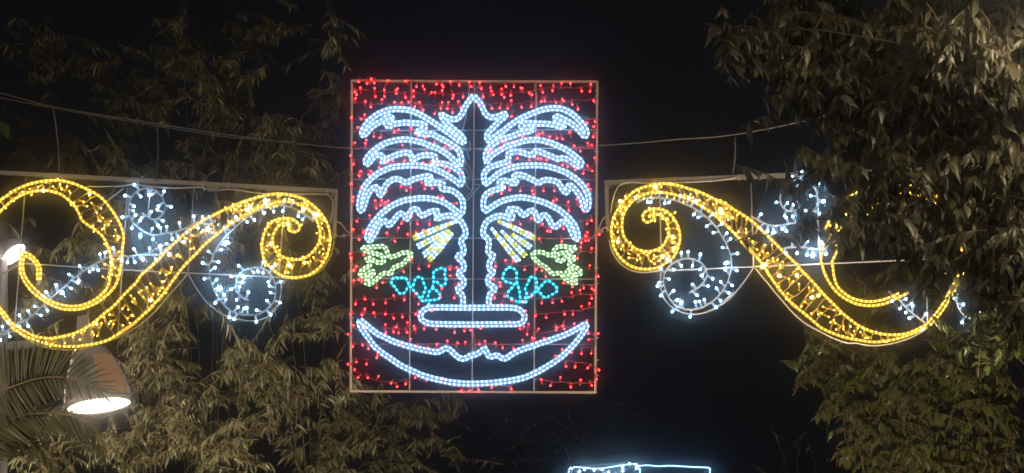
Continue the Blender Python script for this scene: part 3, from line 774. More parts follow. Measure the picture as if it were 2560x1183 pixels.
rods([[(65, 443), (36, 827)], [(319, 470), (294, 843)], [(485, 472), (470, 682)], [(713, 480), (697, 694)], [(46, 658), (325, 676), (470, 683), (630, 690), (698, 694)],
      [(310, 470), (268, 503), (232, 536)], z(R2, [(395, 190), (400, 280), (385, 420), (375, 540)]),
      [(36, 826), (-40, 858)], [(45, 663), (-40, 712)],
      z(R5, [(910, 350), (800, 480), (650, 650), (450, 880), (250, 1050), (0, 1190)]) + q7([(1440, 722), (1200, 800), (1000, 855), (800, 862), (600, 840), (400, 770), (180, 630)]),
      z(R5, [(920, 350), (1000, 500), (1100, 650), (1200, 760), (1340, 870), (1500, 945), (1650, 980)]) + z(R6, [(0, 1020), (150, 1070), (300, 1090), (450, 1070), (580, 1000), (680, 870), (715, 700), (712, 600), (690, 505)]),
      z(R3, [(1430, 850), (1420, 930), (1390, 1060)]) + z(R6, [(1340, 290), (1250, 410), (1100, 490), (900, 530), (720, 505)])], M_ROD, left, y=0.008, r=1.9)
rods([z(R1, [(1180, 250), (1400, 250), (1640, 245)]) + z(R2, [(60, 130), (200, 115), (400, 140), (700, 165), (1000, 155), (1120, 160), (1185, 190), (1330, 195), (1460, 180), (1770, 215)]) + z(R3, [(200, 205), (450, 235), (760, 240), (1100, 245), (1330, 250), (1390, 300), (1410, 420), (1380, 620)])], M_WIRE_W, left, 'power_flex', -0.006, 1.5)
b = MB()
b.box(P(533.5, 472.5, DIST - 0.014), 28 * S, 12 * S, 9.5 * S)
b.box(P(518, 472, DIST - 0.014), 4 * S, 7 * S, 6 * S)
b.box(P(549, 473, DIST - 0.014), 4 * S, 7 * S, 6 * S)
b.build('junction_box', M_BOXP, left, flat=True)
for xx in (156, 346, 507, 570, 818):
    b = MB()
    b.box(P(xx, 436 + xx * 0.05 + 2, DIST + 0.008), 2 * S, 12 * S, 15 * S)
    b.build('cable_tie', M_TIE, left, flat=True)

# right ------------------------------------------------------------
right = thing('scroll_ornament', 'golden scroll light ornament half hidden by the leafy tree at right', 'light decoration', P(1980, 860), 'golden scroll ornaments beside the palm panel')
T1 = lambda p: Z(1490, 420, p, 4.928)
T2 = lambda p: Z(1800, 420, p, 4.928)
T3 = lambda p: Z(1490, 600, p, 4.928)
T4 = lambda p: Z(1800, 600, p, 4.225)
T6 = lambda p: Z(2040, 640, p, 4.55)
square_bar([(1520.5, 457), (2620, 412)], right, 9.5)
square_bar([(1515.5, 452.5), (1520, 580)], right, 9.5)
r_out = T1([(700, 590), (712, 625), (640, 670), (590, 645), (576, 585), (610, 540), (670, 510), (740, 503), (810, 512), (870, 535), (920, 580), (970, 640), (1010, 720), (1030, 800), (1035, 880), (1012, 970), (980, 1060), (925, 1130)]) + T3([(850, 290), (790, 330), (720, 350), (630, 360), (540, 355), (450, 330), (370, 285), (300, 220), (250, 150), (215, 70)]) + T1([(200, 880), (190, 800), (195, 700), (220, 600), (270, 510), (330, 420), (400, 350), (470, 290), (550, 250), (640, 225), (720, 205), (800, 195), (880, 195), (960, 205), (1060, 230), (1160, 260), (1260, 290), (1370, 340), (1470, 390), (1570, 440), (1680, 500)]) + T2([(0, 400), (100, 470), (200, 530), (300, 590), (400, 660), (480, 730), (540, 790), (620, 870), (690, 940), (770, 1020), (850, 1100)]) + T4([(720, 170), (800, 250), (860, 320), (910, 372), (970, 435), (1030, 500), (1100, 580), (1200, 680), (1300, 780), (1400, 860)]) + T6([(480, 790), (560, 830), (650, 865), (760, 890), (880, 898), (1000, 888), (1100, 858), (1200, 808), (1270, 778)])
r_in = T1([(655, 600), (690, 572), (760, 572), (820, 600), (860, 640), (885, 700), (895, 770), (885, 850), (850, 920), (800, 980), (730, 1012), (650, 1030), (560, 1020), (480, 990), (410, 930), (350, 860), (325, 770), (320, 690), (332, 600), (370, 510), (430, 430), (510, 370), (600, 325), (690, 305), (780, 300), (870, 310), (950, 325), (1040, 350), (1130, 385), (1230, 430), (1330, 490), (1430, 560), (1540, 650), (1640, 740)]) + T2([(0, 640), (70, 700), (150, 780), (230, 860), (310, 950), (390, 1030), (460, 1110)]) + T4([(220, 10), (300, 80), (380, 170), (450, 260), (520, 370), (590, 470), (660, 560), (740, 650), (830, 730), (920, 800), (1010, 880), (1090, 940), (1190, 985), (1290, 1020), (1400, 1048)]) + T6([(450, 950), (560, 970), (670, 980), (780, 970), (890, 950), (1000, 920), (1100, 882), (1200, 838), (1270, 795)])
single(r_out, right)
single(r_in, right)
mir = lambda pts: [(2366 - x, y + 6) for x, y in pts]
rc_out = [q for q in mir(c_out) if not (q[0] < 2300 and q[1] > 690)]
up = c_out[:25]
rc1 = mir(c_out[:24]) + T6([(55, 40), (75, 120), (100, 200), (150, 300), (220, 395), (300, 465), (400, 522), (500, 555), (620, 567), (740, 553), (850, 518), (940, 470), (1010, 440), (1050, 412)])
rc2 = mir(c_in[:20]) + T6([(185, 60), (190, 120), (205, 230), (240, 340), (310, 415), (400, 475), (500, 508), (620, 520), (740, 503), (850, 468), (930, 430)])
single(rc1, right)
single(rc2, right)
double(T6([(1660, 195), (1600, 300), (1540, 410), (1450, 570), (1370, 680), (1290, 770)]), 'yellow', right, sep=4.6, y=-0.02, r=3.6, led=2.75, name='scroll_rope')
ladder(right, r_out[4:], r_in[2:], 74)
ladder(right, mir(c_out[3:22]), mir(c_in[3:20]), 22)
for pts in (T3([(1150, 640), (1200, 620), (1280, 570), (1340, 500), (1368, 420), (1345, 340), (1290, 280), (1200, 238), (1100, 228), (1000, 258), (920, 310), (862, 380), (832, 470), (842, 570), (882, 680), (950, 780), (1040, 832), (1150, 860), (1280, 840), (1400, 780), (1510, 690), (1600, 560), (1650, 430), (1672, 320), (1662, 220), (1640, 130)]) + T1([(1595, 915), (1555, 850), (1480, 730), (1400, 640), (1300, 560), (1200, 490), (1080, 440), (960, 395), (840, 372), (720, 366), (600, 378), (500, 430)]),
            T2([(1000, 460), (930, 520), (850, 530), (790, 500), (752, 440), (740, 370), (760, 290), (810, 220), (870, 180), (960, 145), (1040, 142), (1120, 190), (1180, 280), (1200, 380), (1190, 470), (1140, 550), (1000, 650), (840, 690), (700, 710), (590, 700), (480, 650), (380, 590)]),
            T2([(780, 990), (900, 975), (1100, 985), (1220, 1000), (1350, 960)]),
            T6([(860, 440), (940, 492), (1040, 600), (1150, 692), (1270, 782)]),
            T6([(1950, 330), (1800, 320), (1680, 350), (1620, 420), (1602, 500), (1622, 590), (1680, 670), (1770, 712), (1880, 700), (1960, 620)])):
    white_string(right, pts)
rods([[(1650, 500), (1653, 680)], [(1877, 448), (1884, 666)], [(2042, 440), (2047, 600), (2054, 660)], [(2317, 732), (2319, 812)], [(1662, 677), (1883, 667), (2056, 660), (2414, 643)],
      T2([(905, 200), (930, 320), (940, 450)]), T6([(820, 400), (940, 490)]), T6([(1420, 160), (1580, 290), (1720, 415), (1960, 610)]),
      T3([(160, 0), (200, 150), (300, 290), (420, 370), (560, 400), (700, 390), (800, 375)]),
      T3([(800, 400), (790, 560), (830, 700), (900, 800), (1000, 870), (1150, 915), (1300, 905), (1450, 850), (1600, 740), (1700, 640)]) + T4([(0, 690), (100, 620), (200, 510), (290, 390), (355, 290)]),
      T4([(362, 288), (480, 430), (620, 600), (780, 780), (900, 880), (1060, 970), (1200, 1040), (1350, 1090)]) + T6([(450, 990), (560, 1013), (680, 1020), (800, 1008), (950, 975), (1110, 915), (1270, 820)])], M_ROD, right, y=0.008, r=2.2)
rods([T1([(180, 560), (200, 420), (250, 270), (320, 195), (450, 175), (650, 190), (900, 185), (1200, 175), (1500, 155), (1740, 118)])], M_WIRE_W, right, 'power_flex', -0.006, 1.5)
b = MB()
b.box(P(1873.5, 440.7, DIST - 0.014), 23 * S, 12 * S, 14.5 * S)
b.box(P(1860.5, 441, DIST - 0.014), 4 * S, 10 * S, 10 * S)
b.box(P(1886.5, 440.4, DIST - 0.014), 4 * S, 10 * S, 10 * S)
b.build('junction_box', M_BOXP, right, flat=True)
for xx in (1556, 1688, 1776, 1848, 1900):
    b = MB()
    b.box(P(xx, 457 - (xx - 1520) * 0.041 + 1, DIST + 0.008), 2 * S, 12 * S, 14 * S)
    b.build('cable_tie', M_TIE, right, flat=True)
for o, xx, yy in ((left, 834, 487), (right, 1523, 466)):
    b = MB()
    b.tube([P(xx + 4 * math.cos(a), yy + 4 * math.sin(a), DIST - 0.014) for a in np.linspace(0, 6.28, 14)], 1.2 * S, 6)
    b.build('eye_bolt', M_ROD, o)

# ------------------------------------------------------------------ cables that carry them
cab = MB()
cab.tube(lift(smooth([(-400, 142), (0, 233), (135, 268), (390, 309), (540, 333), (700, 353), (880, 371), (1185, 376), (1500, 364), (1690, 349), (1840, 336), (2080, 286), (2600, 150)], 30), 0.03), 1.6 * S, 6)
o = cab.build('support_cable', M_CABLE)
tag(o, 'dark steel cable sagging across the picture behind the palm panel', 'cable')
cab = MB()
cab.tube(lift(smooth([(-400, 158), (0, 244), (135, 271), (260, 293), (390, 314), (540, 339), (700, 356), (878, 373)], 30), 0.045), 1.3 * S, 6)
tag(cab.build('feed_cable', M_CABLE), 'thinner dark cable running just below the sagging steel cable at left', 'cable')
for (a, c, lab) in (((133, 269), (150, 437), 'hanger wire from the sagging cable down to the left scroll bar'), ((1838, 338), (1831, 444), 'hanger wire from the cable down to the right scroll bar'), ((393, 311), (391, 452), 'faint thin hanger wire before the leaves, second from left')):
    b = MB()
    m = ((a[0] + c[0]) / 2 + 3, (a[1] + c[1]) / 2)
    b.tube(lift(smooth([a, m, c], 20), 0.02), (2.0 if a[0] != 393 else 1.0) * S, 6)
    b.tube([P(c[0] - 2, c[1] - 4), P(c[0] + 2, c[1] + 2)], 3 * S, 6)
    tag(b.build('hanger_wire', M_CABLE), lab, 'wire', 'hanger wires under the cable')
for pts, pts2, lab in ((z(R3, [(1450, 790), (1500, 815), (1560, 805), (1600, 795), (1650, 805)]), z(R3, [(1460, 615), (1520, 640), (1580, 720), (1640, 780)]), 'small shackle link joining the left scroll to the palm panel'),
                       ([(1519, 572), (1510, 569), (1503, 577), (1494, 588)], [(1512, 541), (1503, 556), (1494, 580)], 'small shackle link joining the right scroll to the palm panel')):
    t = thing('shackle_link', lab, 'shackle', P(*pts[0]), 'shackle links at the panel sides')
    b = MB()
    b.tube(lift(smooth(pts, 4), 0), 1.6 * S, 6)
    b.build('link', M_ROD, t)
    c = pts[2]
    b = MB()
    b.tube([P(c[0] + 4.5 * math.cos(a), c[1] + 4.5 * math.sin(a)) for a in np.linspace(0, 6.28, 14)], 1.3 * S, 6)
    b.build('ring', M_ROD, t)
    b = MB()
    b.tube(lift(smooth(pts2, 4), -0.004), 1.2 * S, 6)
    b.build('flex', M_WIRE_W, t)

# ------------------------------------------------------------------ far decoration at the foot of the picture
DF = 30.0
far = thing('box_decoration', 'distant white rope light box outline at the foot of the picture', 'light decoration', P(1600, 1330, DF))
U = lambda p: Z(1380, 1100, p, 5.818)
fp = [U([(60, 1400), (240, 480), (285, 430), (320, 397), (400, 400), (500, 408), (620, 418), (760, 408), (880, 390), (1000, 370), (1100, 358), (1200, 350), (1248, 375), (1275, 430), (1280, 500), (1285, 1400)]),
      U([(1262, 378), (1400, 368), (1550, 385), (1700, 375), (1900, 385), (2100, 395), (2275, 405), (2300, 440), (2296, 520), (2290, 1400)]), U([(60, 1400), (1280, 1405), (2290, 1400)])]
for p in fp:
    rope([smooth(p, 2.5)], 'white', far, d=DF, gap=6.8, r=1.9, led=1.5, name='rope_light')
for a_, c_, r_ in (((1425, 1168), (1560, 1158), 1.0), ((1430, 1168), (1410, 1340), 1.4), ((1775, 1170), (1773, 1340), 1.4), ((1775, 1170), (1740, 1200), 1.0)):
    b = MB()
    b.tube([P(*a_, DF + .02), P(*c_, DF + .02)], r_ * S * 1.9, 5)
    b.build('frame_rod', M_ROD, far)
FB = bulb_mesh('bulb', M_WH_CAP, M_WH_LED, M_WIRE_W, 22, 4, 5)
for x, y in U([(350, 450), (480, 465), (575, 440), (675, 440), (775, 455), (850, 430), (915, 455), (965, 450), (1080, 430), (1130, 410), (1180, 455), (1210, 430), (420, 520), (560, 540), (700, 530), (900, 545), (1050, 520)]):
    place('bulb', FB, far, aim(P(x, y, DF - .03), (random.uniform(-1, 1), -0.3, random.uniform(-1, 1))))

# ------------------------------------------------------------------ street lamps
M_POLE = mat('grey_painted_steel', (0.40, 0.37, 0.35), 0.5, 0.1, 0.1, 12)
M_SHELL = mat('pale_lamp_shell', (0.50, 0.47, 0.45), 0.5, 0, 0.25, 9)
M_LENS = glow('lit_lamp_lens', (1.0, 0.80, 0.55), 6.0, 0, 'FRONT')
M_LENS2 = glow('lit_lamp_lens_cool', (1.0, 0.90, 0.84), 5.0, 0, 'FRONT')
M_AMBER = glow('amber_lit_reflector', (1.0, 0.52, 0.24), 0.22)  # orange reflector interior, its lamplight put in as even emission
DL = 18.0
KL = S * DL / DIST
lamp = thing('street_lamp', 'grey street lamp with a bell shaped amber head behind the palm frond', 'street lamp', (P(0, 0, DL).x, DL - DIST, 0))
b = MB()
px = P(2, 0, DL).x
b.tube([(px, 2, 0.0), (px, 2, 0.6), (px, 2, 3.0), (px, 2, P(0, 560, DL).z)], 0.05, 16)
b.tube([(px, 2, 0.0), (px, 2, 0.7)], 0.09, 16)
b.build('pole', M_POLE, lamp)
b = MB()
b.bar(P(6, 868, DL), P(196, 850, DL), 17 * KL, 0.06)
b.build('arm', M_POLE, lamp, flat=True)
hd = MB()
tilt = Matrix.Rotation(math.radians(-9), 3, 'Y')
hc = P(247, 1013, DL)
prof = [(86, 0), (84, 22), (77, 55), (64, 90), (50, 118), (34, 140), (14, 150)]
sh = [(r * KL * 0.97, h * KL) for r, h in prof]
hd.lathe(hc, sh, tilt, 32, math.radians(-12), math.radians(282))
head = hd.build('lamp_head', M_SHELL, lamp)
b = MB()
b.lathe(hc, [(r * 0.985, h) for r, h in sh], tilt, 14, math.radians(-80), math.radians(-10))
b.build('amber_reflector', M_AMBER, head)
b = MB()
for k in range(4):
    a = math.radians(-10 + 90 * k)
    pr = [Vector((r * KL * math.cos(a), r * KL * math.sin(a), h * KL)) for r, h in prof]
    b.tube([hc + tilt @ q for q in pr], 4.2 * KL, 8)
b.build('rib', M_SHELL, head)
b = MB()
b.lathe(hc, [(79 * KL, -3 * KL), (86.5 * KL, -4 * KL), (88.5 * KL, 4 * KL), (86 * KL, 10 * KL)], tilt, 32)
b.build('rim', M_SHELL, head)
b = MB()
b.lathe(hc, [(0, 1 * KL), (82 * KL, 1 * KL)], tilt, 32)
b.build('lens', M_LENS, head)
b = MB()
b.add([P(x, y, DL + dy) for dy in (-0.09, 0.09) for x, y in ((193, 790), (222, 787), (232, 838), (240, 880), (190, 880), (190, 840))],
      [(0, 1, 2, 3, 4, 5), (11, 10, 9, 8, 7, 6)] + [(i, i + 6, (i + 1) % 6 + 6, (i + 1) % 6) for i in range(6)])
b.lathe(hc, [(14 * KL, 153 * KL), (40 * KL, 141 * KL), (54 * KL, 121 * KL), (51 * KL, 117 * KL), (44 * KL, 119 * KL)], tilt, 32)
b.build('cap', M_SHELL, head, flat=True)
b = MB()
b.bar(P(198, 852, DL - 0.10), P(238, 884, DL - 0.10), 8 * KL, 0.03)
b.build('bracket', M_POLE, head, flat=True)
for xx, yy in ((203, 805), (214, 805), (206, 846), (220, 846)):
    b = MB()
    b.ico(P(xx, yy, DL - 0.095), 2.2 * KL)
    b.build('bolt', M_ROD, head)
# second head, on top of the pole, turned half towards the camera
h2 = P(33, 636, DL)
t2 = Vector((-0.63, 0.13, 0.76)).to_track_quat('Z', 'Y').to_matrix()
b = MB()
b.lathe(h2, [(37 * KL, -2 * KL), (39 * KL, 6 * KL), (34 * KL, 22 * KL), (20 * KL, 34 * KL), (0, 37 * KL)], t2, 28)
b.tube([h2 + t2 @ Vector((0, 0, 34 * KL)), (px, 2, P(0, 575, DL).z)], 0.03, 10)
head2 = b.build('lamp_head', M_POLE, lamp)
b = MB()
b.lathe(h2, [(0, -1 * KL), (35 * KL, -1 * KL)], t2, 28)
b.build('lens', M_LENS2, head2)


def spot(name, loc, energy, col, size, rad, direction=(0, 0, -1), blend=0.6):
    l = bpy.data.lights.new(name, 'SPOT')
    l.energy = energy
    l.color = col
    l.spot_size = math.radians(size)
    l.spot_blend = blend
    l.shadow_soft_size = rad
    o = bpy.data.objects.new(name, l)
    COL.objects.link(o)
    o.matrix_world = Matrix.Translation(loc) @ (-Vector(direction)).to_track_quat('Z', 'Y').to_matrix().to_4x4()
    return o



# more lamps outside the picture: hooded floodlights added to light trees and frames
for (x, y, zz, aim_, e, ang, lab) in ADDED_FLOODS:
    t = thing('added_floodlight', lab, 'added_floodlight', (x, y, 0), 'added floodlights outside the picture')
    v = Vector(aim_).normalized()
    Q = v.to_track_quat('Z', 'Y').to_matrix()
    b = MB()
    b.tube([(x, y, 0), (x, y, 0.5), (x, y, 2), (x, y, zz - 0.1)], 0.045, 14, r2=0.035)
    b.lathe((x, y, 0), [(0.11, 0), (0.10, 0.3), (0.05, 0.5)], None, 16)
    b.build('pole', M_POLE, t)
    c = Vector((x, y, zz))
    b = MB()
    b.box(c - v * 0.05, 0.30, 0.22, 0.09, Q)
    for sx, sy, wx, wy in ((0.155, 0, 0.012, 0.23), (-0.155, 0, 0.012, 0.23), (0, 0.115, 0.298, 0.012), (0, -0.115, 0.298, 0.012)):
        b.box(c + Q @ Vector((sx, sy, 0.03)), wx, wy, 0.09, Q)
    hh = b.build('lamp_head', M_POLE, t, flat=True)
    b = MB()
    b.box(c - v * 0.002, 0.27, 0.19, 0.004, Q)
    b.build('lens', M_LENS, hh, flat=True)
    spot('lamp_light', c + v * 0.09, e, WARM, ang, 0.12, v, 0.7)
# and a taller one past its upper right corner
x, y, zz = TALL
t = thing('street_lamp', 'tall street lamp past the upper right corner of the picture', 'street lamp', (x + 0.9, y, 0))
b = MB()
b.tube([(x + 0.9, y, 0), (x + 0.9, y, 3), (x + 0.9, y, zz)], 0.06, 14, r2=0.045)
b.build('pole', M_POLE, t)
b = MB()
b.bar((x + 0.9, y, zz - 0.05), (x + 0.15, y, zz), 0.05, 0.05)
b.build('arm', M_POLE, t, flat=True)
c = Vector((x, y, zz - 0.12))
b = MB()
b.lathe(c, [(0.21, 0), (0.2, 0.08), (0.13, 0.17), (0.0, 0.2)], None, 24)
hh = b.build('lamp_head', M_SHELL, t)
b = MB()
b.lathe(c, [(0, 0.01), (0.19, 0.01)], None, 24)
b.build('lens', M_LENS, hh)
spot('lamp_light', c + Vector((0, 0, -0.03)), TALL_E, WARM, 168, 0.12, (-0.3, 0.0, -1), 0.35)


# ------------------------------------------------------------------ leaves and trees
def leaf_template(length, width, tip, fold, curl, segs=4):
    """Flat tris: two halves folded on the midrib, curling down along +X; returns verts, tris."""
    vs, fs = [], []
    for i in range(segs + 1):
        t = i / segs
        wdt = width * (math.sin(math.pi * min(1, t ** 0.75)) ** tip) / 2
        if i in (0, segs):
            wdt = 0.0
        x = length * t
        zc = -curl * length * t * t
        vs += [(x, -wdt, zc + fold * wdt), (x, 0, zc), (x, wdt, zc + fold * wdt)]
    for i in range(segs):
        a, c = i * 3, (i + 1) * 3
        for k in (0, 1):
            if i == 0:
                fs.append((a + 1, c + k, c + k + 1))
            elif i == segs - 1:
                fs.append((a + k, c + 1, a + k + 1))
            else:
                fs.append((a + k, c + k, c + k + 1))
                fs.append((a + k, c + k + 1, a + k + 1))
    return np.array(vs), np.array(fs)


def fast_mesh(name, V, F, m):
    me = bpy.data.meshes.new(name)
    me.vertices.add(len(V))
    me.vertices.foreach_set('co', V.astype(np.float32).ravel())
    me.loops.add(F.size)
    me.loops.foreach_set('vertex_index', F.astype(np.int32).ravel())
    me.polygons.add(len(F))
    me.polygons.foreach_set('loop_start', np.arange(0, F.size, 3, dtype=np.int32))
    me.polygons.foreach_set('loop_total', np.full(len(F), 3, dtype=np.int32))
    me.materials.append(m)
    me.update(calc_edges=True)
    me.validate()
    return me


def unit(v):
    return v / (np.linalg.norm(v, axis=-1, keepdims=True) + 1e-9)


BARK = mat('grey_brown_bark', (0.04, 0.031, 0.024), 0.85, 0, 0.4, 18, 0.4)
TWIG = mat('reddish_twig', (0.12, 0.075, 0.05), 0.7)


def tree(name, label, trunk_px, d, clumps, leaf, m_leaf, per_twig=12, twig_len=0.5, droop=0.7, density=1.0, group=None, leaf_name='leaf', singles=300, spread=1.0, limb=0.005, fork_z=None, back=0.0):
    """clumps: (px, py, rx, ry, depth offset, depth radius m, weight). leaf: list of (verts, tris)."""
    base = P(trunk_px, 0, d)
    base.y += back
    t = thing(name, label, 'tree', (base.x, base.y, 0), group)
    zmin = min(P(0, c[1], d).z for c in clumps)
    fork = max(1.8, min(zmin - 0.8, 4.2))
    fork = fork_z or fork
    b = MB()
    top = Vector((base.x, base.y, fork))
    b.tube([(base.x, base.y, -0.14), (base.x + .02, base.y, 0.5), (base.x - .03, base.y, fork * 0.6), top], 0.17, 12, r2=0.12)
    b.build('trunk', BARK, t)
    tw = MB()
    mats, lens = [], []
    for ci, (cx, cyy, rx, ry, dd, rd, wt) in enumerate(clumps):
        c = P(cx, cyy, d + dd)
        k = S * (d + dd) / DIST
        # limb from the fork to the clump
        mid = Vector((top.x * 0.8 + c.x * 0.2, c.y + random.uniform(0.2, .7), c.z + 0.15))
        pts = [top * (1 - u) ** 2 + mid * (2 * u * (1 - u)) + c * u * u for u in np.linspace(0, 1, 8)]
        lb_ = MB()
        lb_.tube(pts, limb, 7, r2=0.004)
        if ci % 2 == 0:
            lb_.build('branch', BARK, t)
        n = max(3, int(rx * ry * math.pi / 1500 * wt * density))
        for _ in range(n):
            while True:
                u = RNG.uniform(-1, 1, 3)
                if u @ u < 1:
                    break
            tip = Vector((c.x + u[0] * rx * k, c.y + u[1] * rd, c.z + u[2] * ry * k))
            out = Vector((u[0] * spread + RNG.normal(0, .5), u[1] - 0.35 + RNG.normal(0, .4), 0.25 * u[2] + RNG.normal(0, .35)))
            out.normalize()
            L = twig_len * RNG.uniform(0.6, 1.2)
            root = tip - out * L
            q = []
            for j in range(6):
                s_ = j / 5
                q.append(root + out * (L * s_) + Vector((0, 0, -0.35 * L * droop * s_ * s_)))
            tw.tube(q, 0.0045, 4, r2=0.0015, cap=False)
            side = out.cross(Vector((0, 0, 1)))
            side = side.normalized() if side.length > 1e-3 else Vector((1, 0, 0))
            m = max(4, int(per_twig * RNG.uniform(0.75, 1.25)))
            for j in range(m):
                s_ = 0.12 + 0.88 * (j + RNG.uniform(0, .6)) / m
                p = root + out * (L * s_) + Vector((0, 0, -0.35 * L * droop * s_ * s_))
                sg = 1 if j % 2 else -1
                ax = out * RNG.uniform(0.25, 0.9) + side * sg * RNG.uniform(0.3, 0.9) + Vector((0, RNG.normal(0, .25), -droop * RNG.uniform(0.5, 1.5)))
                ax.normalize()
                nr = Vector((RNG.normal(0, .55), RNG.normal(-.35, .5), 1.0))
                nr = nr - ax * nr.dot(ax)
                nr.normalize()
                yv = nr.cross(ax)
                sc = RNG.uniform(0.5, 1.2) * (0.75 + 0.25 * (1 - s_) + .1)
                mats.append([(ax.x * sc, yv.x * sc, nr.x * sc, p.x), (ax.y * sc, yv.y * sc, nr.y * sc, p.y), (ax.z * sc, yv.z * sc, nr.z * sc, p.z)])
    o = tw.build('twig', TWIG, t)
    o['kind'] = 'stuff'
    Mx = np.array(mats)
    which = RNG.integers(0, len(leaf), len(Mx))
    # the leaves that show largest: projected size, in frame
    pos = Mx[:, :, 3]
    dep = pos[:, 1] + DIST
    X = 1280 + pos[:, 0] / (S * dep / DIST)
    Y = 591.5 - ((pos[:, 2] - CAM_Z) * DIST / dep - (MID_Z - CAM_Z)) / S
    size = np.linalg.norm(Mx[:, :, 0], axis=1) / dep * np.linalg.norm(np.delete(Mx[:, :, 0], 1, 1), axis=1) * (0.15 + np.abs(Mx[:, 1, 2]))
    size[(X < 5) | (X > 2555) | (Y < 5) | (Y > 1178)] = 0
    order = np.argsort(-size)
    solo = set(order[:singles].tolist())
    org = np.array(t.location)
    VV, FF, nb = [], [], 0
    for wv in range(len(leaf)):
        V, F = leaf[wv]
        ids = np.array([i for i in np.where(which == wv)[0] if i not in solo])
        if not len(ids):
            continue
        A_ = Mx[ids]
        vv = np.einsum('nij,vj->nvi', A_[:, :, :3], V) + A_[:, None, :, 3] - org
        ff = (F[None] + (np.arange(len(ids)) * len(V))[:, None, None]).reshape(-1, 3) + nb
        VV.append(vv.reshape(-1, 3))
        FF.append(ff)
        nb += vv.shape[0] * vv.shape[1]
    me = fast_mesh('foliage', np.concatenate(VV), np.concatenate(FF), m_leaf)
    o = bpy.data.objects.new('foliage', me)
    COL.objects.link(o)
    o.parent = t
    o['kind'] = 'stuff'
    lm = [fast_mesh(leaf_name, V, F, m_leaf) for V, F in leaf]
    for i in solo:
        a = Mx[i]
        M = Matrix([list(a[0]), list(a[1]), list(a[2]), [0, 0, 0, 1]])
        place(leaf_name, lm[which[i]], t, M)
    return t


LANCE = [leaf_template(0.102, 0.022, 1.0, 0.35, 0.25, 4), leaf_template(0.118, 0.020, 1.1, 0.25, 0.5, 4), leaf_template(0.078, 0.021, 0.9, 0.5, 0.12, 4)]
OVATE = [leaf_template(0.105, 0.046, 1.1, 0.25, 0.25, 5), leaf_template(0.120, 0.040, 1.3, 0.35, 0.5, 5), leaf_template(0.075, 0.038, 1.2, 0.15, 0.15, 5), leaf_template(0.110, 0.033, 1.3, 0.4, 0.65, 5), leaf_template(0.06, 0.028, 1.1, 0.3, 0.3, 4)]
SMALLO = [leaf_template(0.075, 0.036, 1.1, 0.25, 0.22, 4), leaf_template(0.085, 0.034, 1.2, 0.3, 0.35, 4)]

ML_TAN = leaf_mat('olive_grey_leaf', (0.085, 0.09, 0.044), (0.20, 0.185, 0.105), 0.42, 0.22)
ML_DARK = leaf_mat('dark_olive_leaf', (0.085, 0.085, 0.05), (0.13, 0.12, 0.07), 0.5, 0.2)
ML_BROAD = leaf_mat('broad_green_leaf', (0.055, 0.058, 0.03), (0.125, 0.112, 0.06), 0.42, 0.25)
ML_MIX = leaf_mat('mixed_green_brown_leaf', (0.15, 0.11, 0.06), (0.10, 0.14, 0.035), 0.3, 0.3)
ML_GREEN = leaf_mat('fresh_green_leaf', (0.075, 0.105, 0.03), (0.13, 0.14, 0.05), 0.35, 0.3)

tree('drooping_tree', 'drooping narrow leaved tree lit warmly around the bell street lamp', 330, 20.5,
     [(370, 830, 110, 55, 0, .5, 1.1), (330, 920, 70, 50, -.2, .4, 1), (430, 900, 70, 60, .3, .5, .9), (470, 1060, 160, 80, 0, .7, 1.2), (300, 1110, 130, 60, 0, .5, 1.1), (110, 1130, 110, 50, 0, .4, 1),
      (560, 1130, 120, 60, -.3, .5, 1.1), (90, 790, 60, 60, .3, .3, 1), (210, 590, 80, 70, .6, .5, .9), (130, 700, 60, 30, .4, .3, .9), (250, 740, 60, 50, .5, .4, .7), (430, 740, 50, 60, .4, .4, .9), (360, 640, 80, 60, .9, .4, 0.4), (60, 560, 60, 60, 1.0, .4, 0.4), (400, 980, 160, 90, 1.0, .4, 0.4), (180, 1040, 120, 70, 1.0, .4, 0.4), (290, 520, 70, 40, .9, .4, .8)],
     LANCE, ML_TAN, 18, 0.34, 0.58, density=1.65, back=1.4, group='narrow leaved trees behind the decorations')
tree('drooping_tree', 'drooping narrow leaved tree lit warmly below the left white spiral', 760, 21.0,
     [(650, 880, 105, 65, -.4, .5, 1.5), (600, 960, 80, 60, -.2, .5, 1.0), (720, 960, 110, 50, 0, .5, 1.1), (780, 800, 70, 40, -.2, .3, 1.1), (830, 930, 75, 55, 0, .4, 1.1), (680, 1060, 110, 50, .5, .6, .9), (850, 1060, 110, 70, 1.0, .6, .9),
      (1010, 1060, 110, 80, 3.0, .6, .9), (780, 1140, 150, 50, .9, .5, .9), (1110, 1010, 60, 50, 3.2, .4, .9), (950, 1140, 130, 50, 2.6, .5, .8), (560, 640, 80, 60, .8, .5, .8), (600, 530, 90, 50, .9, .5, .9), (770, 700, 80, 60, .8, .5, .7), (700, 620, 70, 60, .8, .5, .7), (520, 780, 90, 60, .9, .4, 0.4), (840, 620, 50, 80, .9, .4, 0.4), (850, 780, 50, 70, .9, .4, 0.4), (480, 560, 70, 50, .9, .4, .8), (900, 1000, 110, 50, 2.2, .5, 0.7), (1080, 1130, 100, 50, 3.2, .5, 0.8)],
     LANCE, ML_TAN, 18, 0.34, 0.58, density=1.65, back=1.4, group='narrow leaved trees behind the decorations')
